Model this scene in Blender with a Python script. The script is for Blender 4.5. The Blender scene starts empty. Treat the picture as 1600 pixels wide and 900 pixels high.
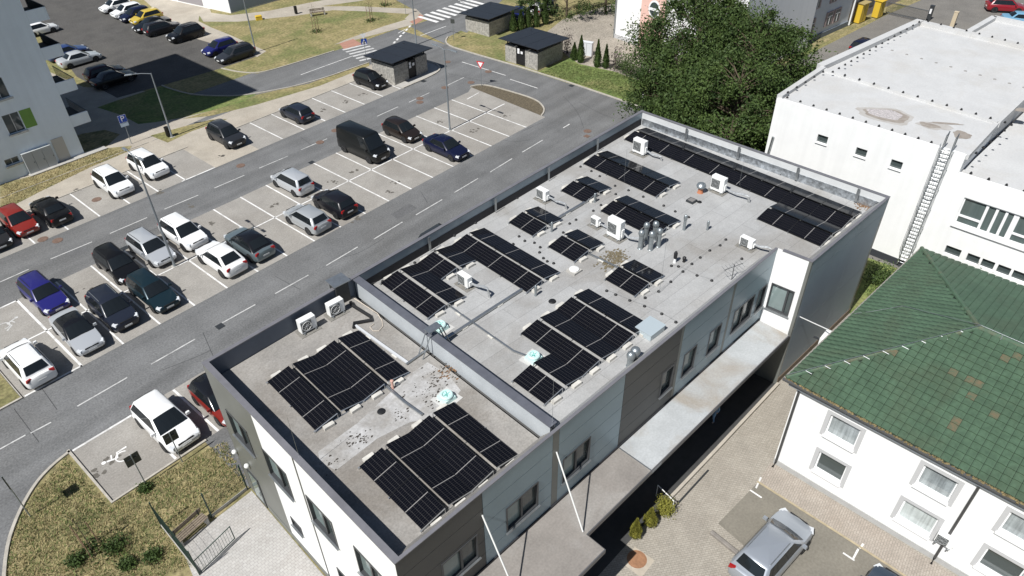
import bpy, math, random
from mathutils import Vector, Matrix
R = math.radians
random.seed(7)
scene = bpy.context.scene
COL = scene.collection

# ------------------------------------------------------------------ camera
FPX, YAW, PIT, ROLL = 1135.068, 0.726232, 0.669029, -0.018701
CAM = Vector((-26.7612, -46.6962, 31.2569))
_f = Vector((math.cos(YAW)*math.cos(PIT), math.sin(YAW)*math.cos(PIT), -math.sin(PIT)))
_r0 = Vector((math.sin(YAW), -math.cos(YAW), 0)); _u0 = _r0.cross(_f)
_r = _r0*math.cos(ROLL) + _u0*math.sin(ROLL); _u = _u0*math.cos(ROLL) - _r0*math.sin(ROLL)
cd = bpy.data.cameras.new('camera'); cam = bpy.data.objects.new('camera', cd); COL.objects.link(cam)
cd.sensor_width = 36; cd.lens = FPX/1600*36; cd.clip_end = 1500; cd.clip_start = .5
m = Matrix((_r, _u, -_f)).transposed().to_4x4(); m.translation = CAM
cam.matrix_world = m; scene.camera = cam
# ------------------------------------------------------------------ sky, sun, exposure
SUN_EL, SUN_AZ = R(53), R(180.5)            # the sun stands over -X
w = bpy.data.worlds.new('World'); scene.world = w; w.use_nodes = True
nt = w.node_tree; nt.nodes.clear()
sky = nt.nodes.new('ShaderNodeTexSky'); sky.sky_type = 'NISHITA'; sky.sun_disc = False
sky.sun_elevation = SUN_EL; sky.sun_rotation = R(90) - SUN_AZ
sky.air_density = 1.0; sky.dust_density = .6; sky.ozone_density = 1.4
bg = nt.nodes.new('ShaderNodeBackground'); bg.inputs[1].default_value = .052
ow = nt.nodes.new('ShaderNodeOutputWorld')
nt.links.new(sky.outputs[0], bg.inputs[0]); nt.links.new(bg.outputs[0], ow.inputs[0])
sl = bpy.data.lights.new('sun', 'SUN'); sl.energy = 5.0; sl.angle = R(.53); sl.color = (1, .985, .955)
so = bpy.data.objects.new('sun', sl); COL.objects.link(so)
sd = Vector((math.cos(SUN_AZ)*math.cos(SUN_EL), math.sin(SUN_AZ)*math.cos(SUN_EL), math.sin(SUN_EL)))
so.rotation_euler = sd.to_track_quat('Z', 'Y').to_euler(); so.location = (0, 0, 60)
vs = scene.view_settings; vs.view_transform = 'Standard'; vs.look = 'None'; vs.exposure = .22; vs.gamma = 1; vs.use_curve_mapping = False
scene.cycles.max_bounces = 6

# ------------------------------------------------------------------ surveying helpers
def ray(x, y): return _f + _r*((x-800)/FPX) - _u*((y-450)/FPX)
def gp(x, y, z=0.0):
    """point at height z that was surveyed at photo position x, y"""
    d = ray(x, y); t = (z-CAM.z)/d.z; return CAM + d*t
def wallp(x, y, P, Q):
    """same on the upright plane through P and Q"""
    d = ray(x, y); n = Vector((-(Q[1]-P[1]), Q[0]-P[0], 0)); t = (Vector((P[0], P[1], 0))-CAM).dot(n)/d.dot(n); return CAM+d*t

# ------------------------------------------------------------------ materials
MATS = {}
def mat(name, col, rough=.7, metal=0, spec=.5, var=0, scale=6, bump=0, bscale=40, col2=None, coat=0, stain=None, stain_s=.25, stain_a=.5, detail=4, speck=0, speck_s=60, streak=0, vst=0, vsc=(2.2, 2.2, .1), world=False):
    if name in MATS: return MATS[name]
    m = bpy.data.materials.new(name); m.use_nodes = True; n = m.node_tree; b = n.nodes['Principled BSDF']
    b.inputs['Base Color'].default_value = (*col, 1); b.inputs['Roughness'].default_value = rough
    b.inputs['Metallic'].default_value = metal; b.inputs['Specular IOR Level'].default_value = spec
    if coat: b.inputs['Coat Weight'].default_value = coat; b.inputs['Coat Roughness'].default_value = .04
    L = n.links.new
    tc = n.nodes.new('ShaderNodeNewGeometry').outputs['Position'] if world else n.nodes.new('ShaderNodeTexCoord').outputs['Object']
    out = None
    if var or col2:
        tx = n.nodes.new('ShaderNodeTexNoise'); tx.inputs['Scale'].default_value = scale; tx.inputs['Detail'].default_value = detail; tx.inputs['Roughness'].default_value = .65; L(tc, tx.inputs['Vector'])
        rp = n.nodes.new('ShaderNodeValToRGB'); e = rp.color_ramp.elements
        c2 = col2 or tuple(max(0, c*(1-var)) for c in col); c1 = col if col2 else tuple(min(1, c*(1+var)) for c in col)
        e[0].position = .33; e[0].color = (*c2, 1); e[1].position = .67; e[1].color = (*c1, 1)
        L(tx.outputs['Fac'], rp.inputs['Fac']); out = rp.outputs['Color']
    if stain:
        t2 = n.nodes.new('ShaderNodeTexNoise'); t2.inputs['Scale'].default_value = stain_s; t2.inputs['Detail'].default_value = 6; t2.inputs['Roughness'].default_value = .6; t2.inputs['Distortion'].default_value = .6; L(tc, t2.inputs['Vector'])
        r2 = n.nodes.new('ShaderNodeValToRGB'); r2.color_ramp.elements[0].position = .48; r2.color_ramp.elements[0].color = (0, 0, 0, 1); r2.color_ramp.elements[1].position = .66; r2.color_ramp.elements[1].color = (stain_a,)*3+(1,)
        L(t2.outputs['Fac'], r2.inputs['Fac'])
        mx = n.nodes.new('ShaderNodeMix'); mx.data_type = 'RGBA'; L(r2.outputs['Color'], mx.inputs[0])
        if out: L(out, mx.inputs[6])
        else: mx.inputs[6].default_value = (*col, 1)
        mx.inputs[7].default_value = (*stain, 1); out = mx.outputs[2]
    if speck:
        t3 = n.nodes.new('ShaderNodeTexNoise'); t3.inputs['Scale'].default_value = speck_s; t3.inputs['Detail'].default_value = 3; L(tc, t3.inputs['Vector'])
        r3 = n.nodes.new('ShaderNodeMapRange'); r3.inputs[1].default_value = .3; r3.inputs[2].default_value = .7; r3.inputs[3].default_value = 1-speck; r3.inputs[4].default_value = 1+speck; L(t3.outputs['Fac'], r3.inputs[0])
        mm = n.nodes.new('ShaderNodeVectorMath'); mm.operation = 'SCALE'
        if out: L(out, mm.inputs[0])
        else: mm.inputs[0].default_value = col
        L(r3.outputs[0], mm.inputs['Scale']); out = mm.outputs[0]
    if streak:        # wheel-worn bands running along the lanes
        mp = n.nodes.new('ShaderNodeMapping'); mp.inputs['Scale'].default_value = (.02, .75, 1); L(tc, mp.inputs[0])
        t5 = n.nodes.new('ShaderNodeTexNoise'); t5.inputs['Scale'].default_value = 1.0; t5.inputs['Detail'].default_value = 3; L(mp.outputs[0], t5.inputs['Vector'])
        r5 = n.nodes.new('ShaderNodeMapRange'); r5.inputs[1].default_value = .35; r5.inputs[2].default_value = .65; r5.inputs[3].default_value = 1-streak; r5.inputs[4].default_value = 1+streak; L(t5.outputs['Fac'], r5.inputs[0])
        m5 = n.nodes.new('ShaderNodeVectorMath'); m5.operation = 'SCALE'
        if out: L(out, m5.inputs[0])
        else: m5.inputs[0].default_value = col
        L(r5.outputs[0], m5.inputs['Scale']); out = m5.outputs[0]
    if vst:           # rain streaks / folds running down
        mp = n.nodes.new('ShaderNodeMapping'); mp.inputs['Scale'].default_value = vsc; L(tc, mp.inputs[0])
        t6 = n.nodes.new('ShaderNodeTexNoise'); t6.inputs['Scale'].default_value = 1.0; t6.inputs['Detail'].default_value = 5; L(mp.outputs[0], t6.inputs['Vector'])
        r6 = n.nodes.new('ShaderNodeMapRange'); r6.inputs[1].default_value = .42; r6.inputs[2].default_value = .68; r6.inputs[3].default_value = 1; r6.inputs[4].default_value = 1-vst; L(t6.outputs['Fac'], r6.inputs[0])
        m6 = n.nodes.new('ShaderNodeVectorMath'); m6.operation = 'SCALE'
        if out: L(out, m6.inputs[0])
        else: m6.inputs[0].default_value = col
        L(r6.outputs[0], m6.inputs['Scale']); out = m6.outputs[0]
    if out: L(out, b.inputs['Base Color'])
    if bump:
        t4 = n.nodes.new('ShaderNodeTexNoise'); t4.inputs['Scale'].default_value = bscale; t4.inputs['Detail'].default_value = 4; L(tc, t4.inputs['Vector'])
        bp = n.nodes.new('ShaderNodeBump'); bp.inputs['Strength'].default_value = bump; bp.inputs['Distance'].default_value = .02; L(t4.outputs['Fac'], bp.inputs['Height']); L(bp.outputs[0], b.inputs['Normal'])
    MATS[name] = m; return m
def brick_over(m, bw, bh, mortar, dark=.6, rot=0, offset=.5, squash=1, fac=1):
    """multiply a joint pattern over a material's colour (fine relief too small to build)"""
    n = m.node_tree; L = n.links.new; b = n.nodes['Principled BSDF']
    tc = n.nodes.new('ShaderNodeTexCoord'); mp = n.nodes.new('ShaderNodeMapping'); mp.inputs['Rotation'].default_value = (0, 0, rot); L(tc.outputs['Object'], mp.inputs[0])
    br = n.nodes.new('ShaderNodeTexBrick'); br.offset = offset; br.inputs['Scale'].default_value = 1; br.inputs['Brick Width'].default_value = bw; br.inputs['Row Height'].default_value = bh; br.inputs['Mortar Size'].default_value = mortar; br.inputs['Mortar Smooth'].default_value = .3
    br.inputs['Color1'].default_value = (1, 1, 1, 1); br.inputs['Color2'].default_value = (.88, .87, .86, 1); br.inputs['Mortar'].default_value = (dark, dark, dark, 1); L(mp.outputs[0], br.inputs['Vector'])
    mx = n.nodes.new('ShaderNodeMix'); mx.data_type = 'RGBA'; mx.blend_type = 'MULTIPLY'; mx.inputs[0].default_value = fac
    lk = b.inputs['Base Color'].links
    if lk: L(lk[0].from_socket, mx.inputs[6])
    else: mx.inputs[6].default_value = b.inputs['Base Color'].default_value
    L(br.outputs['Color'], mx.inputs[7]); L(mx.outputs[2], b.inputs['Base Color'])
    return m

# ------------------------------------------------------------------ mesh builder
class MB:
    def __init__(s): s.v = []; s.f = []; s.mi = []; s.uv = None
    def add(s, vs, fs, mi=0):
        o = len(s.v); s.v += [tuple(v) for v in vs]; s.f += [tuple(i+o for i in f) for f in fs]; s.mi += [mi]*len(fs); return s
    def box(s, c, d, rz=0, mi=0, top=1.0):
        """box centre c, size d, yaw rz; top scales the upper face"""
        hx, hy, hz = d[0]/2, d[1]/2, d[2]/2; ca, sa = math.cos(rz), math.sin(rz); vs = []
        for z in (-1, 1):
            k = top if z > 0 else 1
            for x, y in ((-1, -1), (1, -1), (1, 1), (-1, 1)):
                X, Y = x*hx*k, y*hy*k; vs.append((c[0]+X*ca-Y*sa, c[1]+X*sa+Y*ca, c[2]+z*hz))
        return s.add(vs, [(0, 3, 2, 1), (4, 5, 6, 7), (0, 1, 5, 4), (1, 2, 6, 5), (2, 3, 7, 6), (3, 0, 4, 7)], mi)
    def prism(s, poly, z0, z1, mi=0):
        n = len(poly); a = sum(poly[i][0]*poly[(i+1) % n][1]-poly[(i+1) % n][0]*poly[i][1] for i in range(n))
        if a < 0: poly = poly[::-1]
        vs = [(p[0], p[1], z0) for p in poly]+[(p[0], p[1], z1) for p in poly]
        return s.add(vs, [tuple(range(n))[::-1], tuple(range(n, 2*n))]+[(i, (i+1) % n, n+(i+1) % n, n+i) for i in range(n)], mi)
    def poly(s, pts, mi=0): return s.add(pts, [tuple(range(len(pts)))], mi)
    def frame(s, o, ax, ay, az, d, mi=0):
        """box spanned from corner o along unit axes ax, ay, az with size d"""
        o, ax, ay, az = Vector(o), Vector(ax)*d[0], Vector(ay)*d[1], Vector(az)*d[2]
        vs = [o, o+ax, o+ax+ay, o+ay, o+az, o+ax+az, o+ax+ay+az, o+ay+az]
        fs = [(0, 3, 2, 1), (4, 5, 6, 7), (0, 1, 5, 4), (1, 2, 6, 5), (2, 3, 7, 6), (3, 0, 4, 7)]
        if ax.cross(ay).dot(az) < 0: fs = [f[::-1] for f in fs]
        return s.add(vs, fs, mi)
    def tube(s, pts, r, n=8, mi=0, r2=None, caps=True):
        pts = [Vector(p) for p in pts]; rings = []; k = len(pts)
        for i, p in enumerate(pts):
            d = (pts[min(i+1, k-1)]-pts[max(i-1, 0)]).normalized()
            a = d.cross(Vector((0, 0, 1))) if abs(d.z) < .95 else d.cross(Vector((1, 0, 0)))
            a.normalize(); b = d.cross(a); rr = r if r2 is None else r+(r2-r)*i/(k-1)
            rings.append([p+(a*math.cos(2*math.pi*j/n)+b*math.sin(2*math.pi*j/n))*rr for j in range(n)])
        vs = [v for q in rings for v in q]; fs = []
        for i in range(k-1):
            for j in range(n): fs.append((i*n+j, i*n+(j+1) % n, (i+1)*n+(j+1) % n, (i+1)*n+j))
        if caps: fs += [tuple(range(n))[::-1], tuple(range((k-1)*n, k*n))]
        return s.add(vs, fs, mi)
    def lathe(s, c, prof, n=16, mi=0):
        vs = []; k = len(prof)
        for r, z in prof: vs += [(c[0]+r*math.cos(2*math.pi*j/n), c[1]+r*math.sin(2*math.pi*j/n), c[2]+z) for j in range(n)]
        fs = [(i*n+j, i*n+(j+1) % n, (i+1)*n+(j+1) % n, (i+1)*n+j) for i in range(k-1) for j in range(n)]
        fs += [tuple(range(n))[::-1], tuple(range((k-1)*n, k*n))]
        return s.add(vs, fs, mi)
    def mesh(s, name, mats, smooth=False):
        me = bpy.data.meshes.new(name); me.from_pydata(s.v, [], s.f); me.validate()
        for m in (mats if isinstance(mats, (list, tuple)) else [mats]): me.materials.append(m)
        if len(me.polygons) == len(s.mi): me.polygons.foreach_set('material_index', s.mi)
        if smooth: me.polygons.foreach_set('use_smooth', [True]*len(me.polygons))
        me.update(); return me
    def build(s, name, mats, parent=None, loc=None, rz=0, smooth=False):
        o = bpy.data.objects.new(name, s.mesh(name, mats, smooth)); COL.objects.link(o)
        if parent: o.parent = parent
        if loc is not None: o.location = loc
        if rz: o.rotation_euler.z = rz
        return o
def inst(name, me, parent=None, loc=(0, 0, 0), rz=0):
    o = bpy.data.objects.new(name, me); COL.objects.link(o); o.parent = parent; o.location = loc; o.rotation_euler.z = rz; return o
def empty(name, loc=(0, 0, 0), rz=0):
    o = bpy.data.objects.new(name, None); COL.objects.link(o); o.location = loc; o.rotation_euler.z = rz; o.empty_display_size = .2; return o
def tag(o, label=None, cat=None, group=None, kind=None):
    if label: o['label'] = label
    if cat: o['category'] = cat
    if group: o['group'] = group
    if kind: o['kind'] = kind
    return o
def auto_smooth(o, ang=40):
    me = o.data; me.polygons.foreach_set('use_smooth', [True]*len(me.polygons))
    try: me.set_sharp_from_angle(angle=R(ang))
    except Exception: pass
    return o
def bevel(o, wd=.02, seg=2):
    b = o.modifiers.new('bevel', 'BEVEL'); b.width = wd; b.segments = seg; b.limit_method = 'ANGLE'; b.angle_limit = R(40); return o
def sheet(name, pts, z, m, kind='structure', parent=None):
    """flat ground polygon from (x, y) points"""
    o = MB().poly([(p[0], p[1], z) for p in (pts if sum(pts[i][0]*pts[(i+1) % len(pts)][1]-pts[(i+1) % len(pts)][0]*pts[i][1] for i in range(len(pts))) > 0 else pts[::-1])]).build(name, m, parent)
    if kind and not parent: o['kind'] = kind
    return o
def G(*px): return [tuple(gp(x, y)[:2]) for x, y in px]
def strip(mb, pts, wd, z0, z1, closed=False):
    """kerb-like strip along (x, y) points"""
    pts = [Vector((p[0], p[1])) for p in pts]; n = len(pts); L = []; Rr = []
    for i in range(n):
        a = pts[max(i-1, 0)]; b = pts[min(i+1, n-1)]
        if closed: a = pts[i-1]; b = pts[(i+1) % n]
        d = (b-a).normalized(); nn = Vector((-d.y, d.x))*wd/2; L.append(pts[i]+nn); Rr.append(pts[i]-nn)
    for i in range(n if closed else n-1):
        j = (i+1) % n
        mb.prism([Rr[i], Rr[j], L[j], L[i]], z0, z1)
def smooth_poly(pts, k=3):
    for _ in range(k):
        q = [pts[0]]
        for a, b in zip(pts, pts[1:]):
            q += [(a[0]*.75+b[0]*.25, a[1]*.75+b[1]*.25), (a[0]*.25+b[0]*.75, a[1]*.25+b[1]*.75)]
        pts = q+[pts[-1]]
    return pts

# shared materials
asphalt = mat('asphalt', (.142, .143, .143), .9, streak=.13, var=.14, scale=.35, bump=.35, bscale=55, stain=(.118, .116, .112), stain_s=.09, stain_a=.55, speck=.24, speck_s=9)
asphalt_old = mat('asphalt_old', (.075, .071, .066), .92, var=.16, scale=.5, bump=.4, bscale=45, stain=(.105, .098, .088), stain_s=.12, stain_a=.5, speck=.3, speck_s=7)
asphalt_brown = mat('asphalt_brown', (.165, .155, .14), .92, var=.12, scale=.4, bump=.3, bscale=45, stain=(.2, .185, .16), stain_s=.12, stain_a=.5, speck=.2, speck_s=8)
paver = brick_over(mat('paver_grey', (.305, .288, .262), .9, var=.1, scale=.5, bump=.2, bscale=50, stain=(.235, .215, .19), stain_s=.16, stain_a=.55, speck=.14, speck_s=10), .2, .1, .006, .75, fac=.55)
paver_path = brick_over(mat('paver_path', (.40, .36, .30), .9, var=.1, scale=.6, stain=(.30, .26, .21), stain_s=.2, stain_a=.5, speck=.12, speck_s=10), .2, .1, .006, .7, fac=.5)
paver_tan = brick_over(mat('paver_tan', (.35, .32, .272), .9, var=.09, scale=.8, stain=(.29, .262, .222), stain_s=.3, stain_a=.5, speck=.12, speck_s=12), .22, .11, .011, .62, rot=R(38))
paver_white = brick_over(mat('paver_pale', (.43, .415, .395), .88, var=.07, scale=.8, stain=(.39, .36, .33), stain_s=.3, stain_a=.4, speck=.08, speck_s=12), .2, .165, .012, .68, rot=R(4))
paver_brown = brick_over(mat('paver_brown', (.36, .318, .272), .9, var=.09, scale=.8, stain=(.33, .28, .23), stain_s=.3, stain_a=.5, speck=.12, speck_s=12), .22, .11, .011, .62, rot=R(-5))
grass_dry = mat('grass_dry', (.30, .245, .12), .95, col2=(.17, .155, .06), scale=.55, detail=9, bump=.8, bscale=9, stain=(.10, .13, .035), stain_s=.16, stain_a=.75, speck=.33, speck_s=3.4)
grass_mix = mat('grass_mix', (.31, .255, .135), .95, col2=(.155, .142, .058), scale=.8, detail=10, bump=.8, bscale=9, stain=(.075, .09, .025), stain_s=.35, stain_a=.75, speck=.38, speck_s=4)
grass_green = mat('grass_green', (.16, .2, .055), .95, col2=(.08, .125, .03), scale=.7, detail=9, bump=.8, bscale=9, stain=(.26, .22, .1), stain_s=.25, stain_a=.6, speck=.33, speck_s=4)
concrete = mat('concrete', (.40, .385, .355), .88, var=.1, scale=2, bump=.15, bscale=40, speck=.1, speck_s=20)
kerb_m = mat('kerb_stone', (.40, .37, .32), .88, var=.14, scale=2.5, speck=.12, speck_s=18)
paint_w = mat('road_paint', (.72, .71, .69), .75, var=.1, scale=3, stain=(.42, .41, .39), stain_s=1.2, stain_a=.75)
white_plaster = mat('white_plaster', (.80, .80, .79), .85, var=.02, scale=.8, bump=.1, bscale=60, vst=.06)
metal_grey = mat('galvanised_metal', (.42, .44, .45), .42, metal=.85, var=.12, scale=5)
metal_dark = mat('dark_metal', (.055, .06, .065), .45, metal=.4)
alu = mat('aluminium', (.62, .63, .63), .35, metal=.8)
black_p = mat('black_plastic', (.012, .012, .013), .55)
white_p = mat('white_enamel', (.78, .78, .76), .4, var=.03, scale=4)
glass_d = mat('dark_glass', (.012, .015, .017), .04, spec=.6)
def paint(name, c, metal=.0): return mat('paint_'+name, c, .32, metal=metal, coat=.6 if max(c) > .1 else .3, spec=.5 if max(c) > .1 else .3)

# ================================================================== THE SETTING
sheet('ground', [(-220, -220), (260, -220), (260, 260), (-220, 260)], 0, grass_dry)
sheet('road', [(-70, -21.0), (33.5, -21.0), (33.5, 19.6), (33.5, 27.5), (-70, 27.5)], .004, asphalt)
# side street that leaves towards the top of the view
sheet('road', G((640, 41), (700, 71), (731, 50), (850, -60), (620, -60), (560, -8), (640, 16), (668, 32)), .005, asphalt)
sheet('parking_lot', [(-23.6, -5.17), (25.4, -5.17), (26.2, 5.6), (25.0, 4.92), (-23.6, 4.92)], .008, paver)
sheet('parking_lot', [(-70, 11.05), (21.3, 11.05), (21.3, 16.6), (-70, 16.6)], .008, paver)
sheet('parking_lot', [(-23.55, -16.3), (-10.5, -16.3), (-10.5, -11.35), (-23.55, -11.35)], .008, paver)
sheet('pavement', [(-70, 16.6), (27.3, 16.6), (27.3, 18.3), (24, 18.9), (10, 20.4), (-70, 20.4)], .009, paver_path)
sheet('pavement', [(-1.1, 11.05), (3.4, 11.05), (3.4, 16.6), (-1.1, 16.6)], .0095, paver_path)
sheet('pavement', [(21.3, 11.05), (27.0, 11.4), (28.3, 12.6), (28.4, 14.5), (27.3, 16.6), (21.3, 16.6)], .0092, concrete)
# ground round the apartment block
sheet('pavement', [(-70, 20.4), (-2.5, 20.4), (6.5, 21.5), (4.0, 30.5), (2.2, 34.5), (-.5, 38.5), (-2, 60), (-70, 60)], .006, paver_path)
sheet('lawn', G((0, 332), (62, 300), (140, 262), (202, 236), (206, 228), (160, 232), (130, 243), (46, 276), (0, 288)), .012, grass_mix)
sheet('lawn', [(-5.6, 22.6), (-3.4, 24.2), (-3.9, 26.3), (-5.7, 27.2), (-7.4, 27), (-7.4, 22.9)], .012, grass_mix)
sheet('lawn', G((152, 168), (183, 157), (255, 134), (262, 138), (300, 149), (360, 151), (401, 147), (383, 158), (330, 173), (285, 184), (243, 191), (216, 194), (190, 180)), .012, grass_green)
sheet('lawn', G((577, 97), (482, 131), (401, 148), (383, 158), (330, 173), (285, 186), (330, 181), (400, 164), (500, 134), (577, 103)), .012, grass_dry)
sheet('lawn', G((235, 212), (262, 223), (300, 205), (356, 186), (330, 187), (290, 197)), .013, grass_dry)
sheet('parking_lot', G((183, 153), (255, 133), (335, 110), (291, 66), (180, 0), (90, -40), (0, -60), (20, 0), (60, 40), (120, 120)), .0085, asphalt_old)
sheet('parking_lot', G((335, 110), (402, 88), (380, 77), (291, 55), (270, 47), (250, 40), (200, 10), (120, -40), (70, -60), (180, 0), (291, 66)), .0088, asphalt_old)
# lawn and footpaths behind the street
sheet('lawn', G((346, 107), (372, 113), (402, 115), (432, 108), (522, 80), (560, 67), (640, 38), (660, 30), (655, 20), (600, -10), (330, -10), (310, 5), (316, 35), (330, 42), (360, 52), (416, 82), (402, 89)), .010, grass_dry)
sheet('footpath', G((225, 0), (272, 42), (291, 56), (402, 89), (416, 80), (360, 55), (330, 43), (310, 33), (316, 0), (235, -10)), .0125, paver_path)
sheet('footpath', G((302, 10), (318, 34), (372, 34), (460, 25), (520, 16), (575, 18), (640, 22), (632, 30), (650, 31), (661, 24), (650, 14), (560, 10), (500, 10), (560, 2), (600, -6), (560, -10), (490, 3), (420, 17), (360, 24), (330, 20), (325, 6)), .0132, paver_path)
sheet('footpath', G((522, 70), (560, 61), (640, 40), (660, 30), (662, 24), (655, 22), (640, 29), (600, 41), (540, 62)), .0138, paver_path)
red_pave = mat('red_paving', (.36, .19, .14), .9, var=.12, scale=2)
sheet('footpath', G((530, 68), (538, 78), (566, 69), (552, 61)), .0144, red_pave)
sheet('footpath', G((640, 34), (648, 39), (661, 31), (661, 24), (655, 22), (652, 29)), .0144, red_pave)
# east side
sheet('lawn', G((696, 66), (700, 58), (720, 48), (742, 56), (787, 80), (787, 94), (760, 87), (712, 75)), .010, grass_dry)
sheet('lawn', G((842, 112), (880, 94), (890, 90), (905, 100), (960, 112), (1010, 130), (1100, 170), (1100, 215), (1002, 166), (900, 132)), .010, grass_green)
sheet('lawn', [(33.6, -11.5), (60, -12), (60, -28), (16, -28), (15.9, -21), (33.6, -21)], .009, grass_green)
sheet('yard', G((848, 55), (880, 30), (960, 5), (1000, 40), (1100, 120), (1100, 170), (1010, 130), (960, 112), (905, 100), (890, 90)), .012, mat('gravel_yard', (.30, .265, .22), .95, var=.14, scale=.8, stain=(.22, .2, .16), stain_s=.3, speck=.3, speck_s=5))
sheet('yard', [(44.5, -16.9), (140, -27), (140, -60), (22, -60), (22, -29), (44.5, -28)], .011, asphalt_brown)
sheet('verge', G((1205, 92), (1240, 79), (1320, 43), (1430, -5), (1440, 0), (1322, 50), (1245, 88), (1225, 105)), .014, grass_mix)
# courtyards beside the main building
sheet('courtyard', [(-19.6, -34.9), (-18.55, -21.0), (-18.6, -21.2), (-22.6, -21.3), (-23.4, -24.3), (-23.6, -60), (-19.6, -60)], .009, paver_white)
sheet('courtyard', [(-19.6, -34.6), (5.9, -36.5), (15, -38.5), (22.4, -40), (22, -60), (-19.6, -60)], .007, paver_tan)
sheet('canopy_shade_sheet', [(-11.6, -35.3), (5.85, -36.5), (5.88, -38.35), (-5.3, -37.75), (-11.6, -37.5)], .0125, mat('painted_canopy_shade', (.05, .05, .05), .8, var=.15, scale=2))  # near-black sheet: the canopy's shadow painted into the ground colour
sheet('garden_bed', [(15, -39.2), (22.4, -38), (22.2, -44), (13, -44)], .010, grass_green)
lotp = G((1181, 757), (1205, 742), (1300, 800), (1480, 905))
sheet('parking_lot', [lotp[0]]+G((1122, 818), (1180, 868), (1240, 980), (1560, 1030), (1490, 912), (1300, 803), (1197, 747)), .012, mat('lot_tarmac', (.185, .17, .14), .9, var=.1, scale=.5, stain=(.15, .138, .115), stain_s=.3, speck=.12, speck_s=9))
wp = [(.35, -40.7), (.0, -46.3), (-.55, -54)]
sheet('pavement', wp+[(p[0]-1.55, p[1]) for p in wp[::-1]], .013, paver_brown)
sheet('lawn', smooth_poly(G((110, 706), (82, 728), (55, 757), (28, 805), (9, 862), (5, 960)), 2)+[(-28.8, -30), (-23.3, -30), (-23.3, -24.3), (-22.6, -21.3), (-18.55, -21.15), (-18.4, -16.4), (-23.6, -16.4)], .011, grass_mix)
sheet('lawn', [(-60, -5.2), (-23.7, -5.2), (-23.7, 4.9), (-60, 4.9)], .010, grass_mix)
# planting island at the end of the lot
isl = smooth_poly(G((735, 136), (748, 133), (764, 134), (800, 144), (838, 156), (850, 168), (850, 176), (846, 181)), 2)
sheet('planting_island', isl, .02, mat('mulch', (.105, .085, .055), .95, var=.3, scale=5, bump=.8, bscale=14, speck=.3, speck_s=8))
kb = MB(); strip(kb, isl, .14, 0, .1); tag(kb.build('kerb', kerb_m), kind='structure')
# kerbs
kb = MB(); strip(kb, smooth_poly(G((110, 706), (82, 728), (55, 757), (28, 805), (9, 862), (5, 960)), 2), .16, 0, .1)
strip(kb, [(-23.6, -11.25), (-23.6, -16.4), (-18.3, -16.4)], .14, 0, .1)
strip(kb, [(-60, -5.15), (-23.65, -5.15), (-23.65, 4.9), (-60, 4.9)], .14, 0, .1)
tag(kb.build('kerb', kerb_m), kind='structure')
kb = MB(); strip(kb, [(-70, 16.62), (-.6, 16.62)], .1, 0, .06); strip(kb, [(3, 16.62), (21.3, 16.62)], .1, 0, .06); strip(kb, [(-70, 20.4), (-2.5, 20.4)], .08, 0, .05)
strip(kb, smooth_poly(G((1003, 168), (850, 116), (712, 76), (699, 70), (696, 64), (700, 58)), 1), .16, 0, .1)
strip(kb, smooth_poly(G((346, 107), (372, 113), (402, 115), (432, 108), (522, 80)), 2), .14, 0, .09)
strip(kb, smooth_poly(G((577, 98), (482, 131), (401, 147), (360, 151), (300, 149), (262, 138), (253, 134)), 2), .14, 0, .09)
strip(kb, smooth_poly([(21.3, 11.05), (26.6, 11.1), (28.2, 12.3), (28.4, 14.4), (27.3, 16.6)], 2), .2, 0, .1)
tag(kb.build('kerb', kerb_m), kind='structure')
kb = MB(); strip(kb, [(p[0]-1.6, p[1]) for p in wp], .1, 0, .04); tag(kb.build('kerb', mat('kerb_yellowish', (.36, .30, .2), .9, var=.15, scale=3)), kind='structure')

# painted markings: every line its own piece of paint on the lot
def line(a, b, wd=.12, z=.016, name='painted_line'):
    a, b = Vector(a), Vector(b); d = (b-a).normalized(); n = Vector((-d.y, d.x))*wd/2
    return tag(MB().poly([(*(a-n), z), (*(b-n), z), (*(b+n), z), (*(a+n), z)]).build(name, paint_w), kind='structure')
for k in range(-7, 10):
    y1 = 4.92; y0 = -5.17
    line((2.5*k, y0), (2.5*k, y1))
line((-20.0, -5.17), (-20.0, 4.92)) if False else None
line((-20.15, -5.17), (-20.15, 4.92), .15); line((-23.5, -5.1), (-20.1, -5.1), .14); line((-23.5, 4.85), (-20.1, 4.85), .14)
line((-23.5, 0), (25.2, 0))
for k in range(-9, 9):
    if k in (-3, -2, -1): continue
    x = 6.04+2.5*k - 0.0
    if x < 21.4: line((x, 11.1), (x, 16.55))
line((-4.3, 11.12), (-1.1, 11.12), .14)
for x in (-17.5, -20.05): line((x, -11.4), (x, -16.3), .14)
line((-23.45, -11.42), (-20.1, -11.42), .14)
worn_paint = mat('worn_road_paint', (.52, .515, .50), .8, var=.12, scale=3, stain=(.26, .26, .255), stain_s=1.6, stain_a=.8)
for a, b in (((0, 702), (40, 680)), ((48, 677), (80, 660)), ((121, 635), (199, 590)), ((236, 569.5), (305, 530)), ((336, 511), (399, 476)), ((430, 459), (482, 430)), ((510, 415), (559, 386)), ((584, 374), (629, 347)), ((650, 336), (691, 312)), ((710, 301), (747, 279)), ((766, 269), (800, 248)), ((816, 238), (848, 219)),
    ((0, 441), (45, 421)), ((79, 405), (144, 378)), ((172, 365), (230, 340)), ((257, 327), (310, 305)), ((335, 294), (382, 274)), ((405, 263), (450, 244)), ((471, 234), (511, 217)), ((589, 182), (622, 167)), ((639, 160), (671, 145)), ((692, 137), (725, 121))):
    o = line(*G(a, b), .10); o.data.materials[0] = worn_paint
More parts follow.
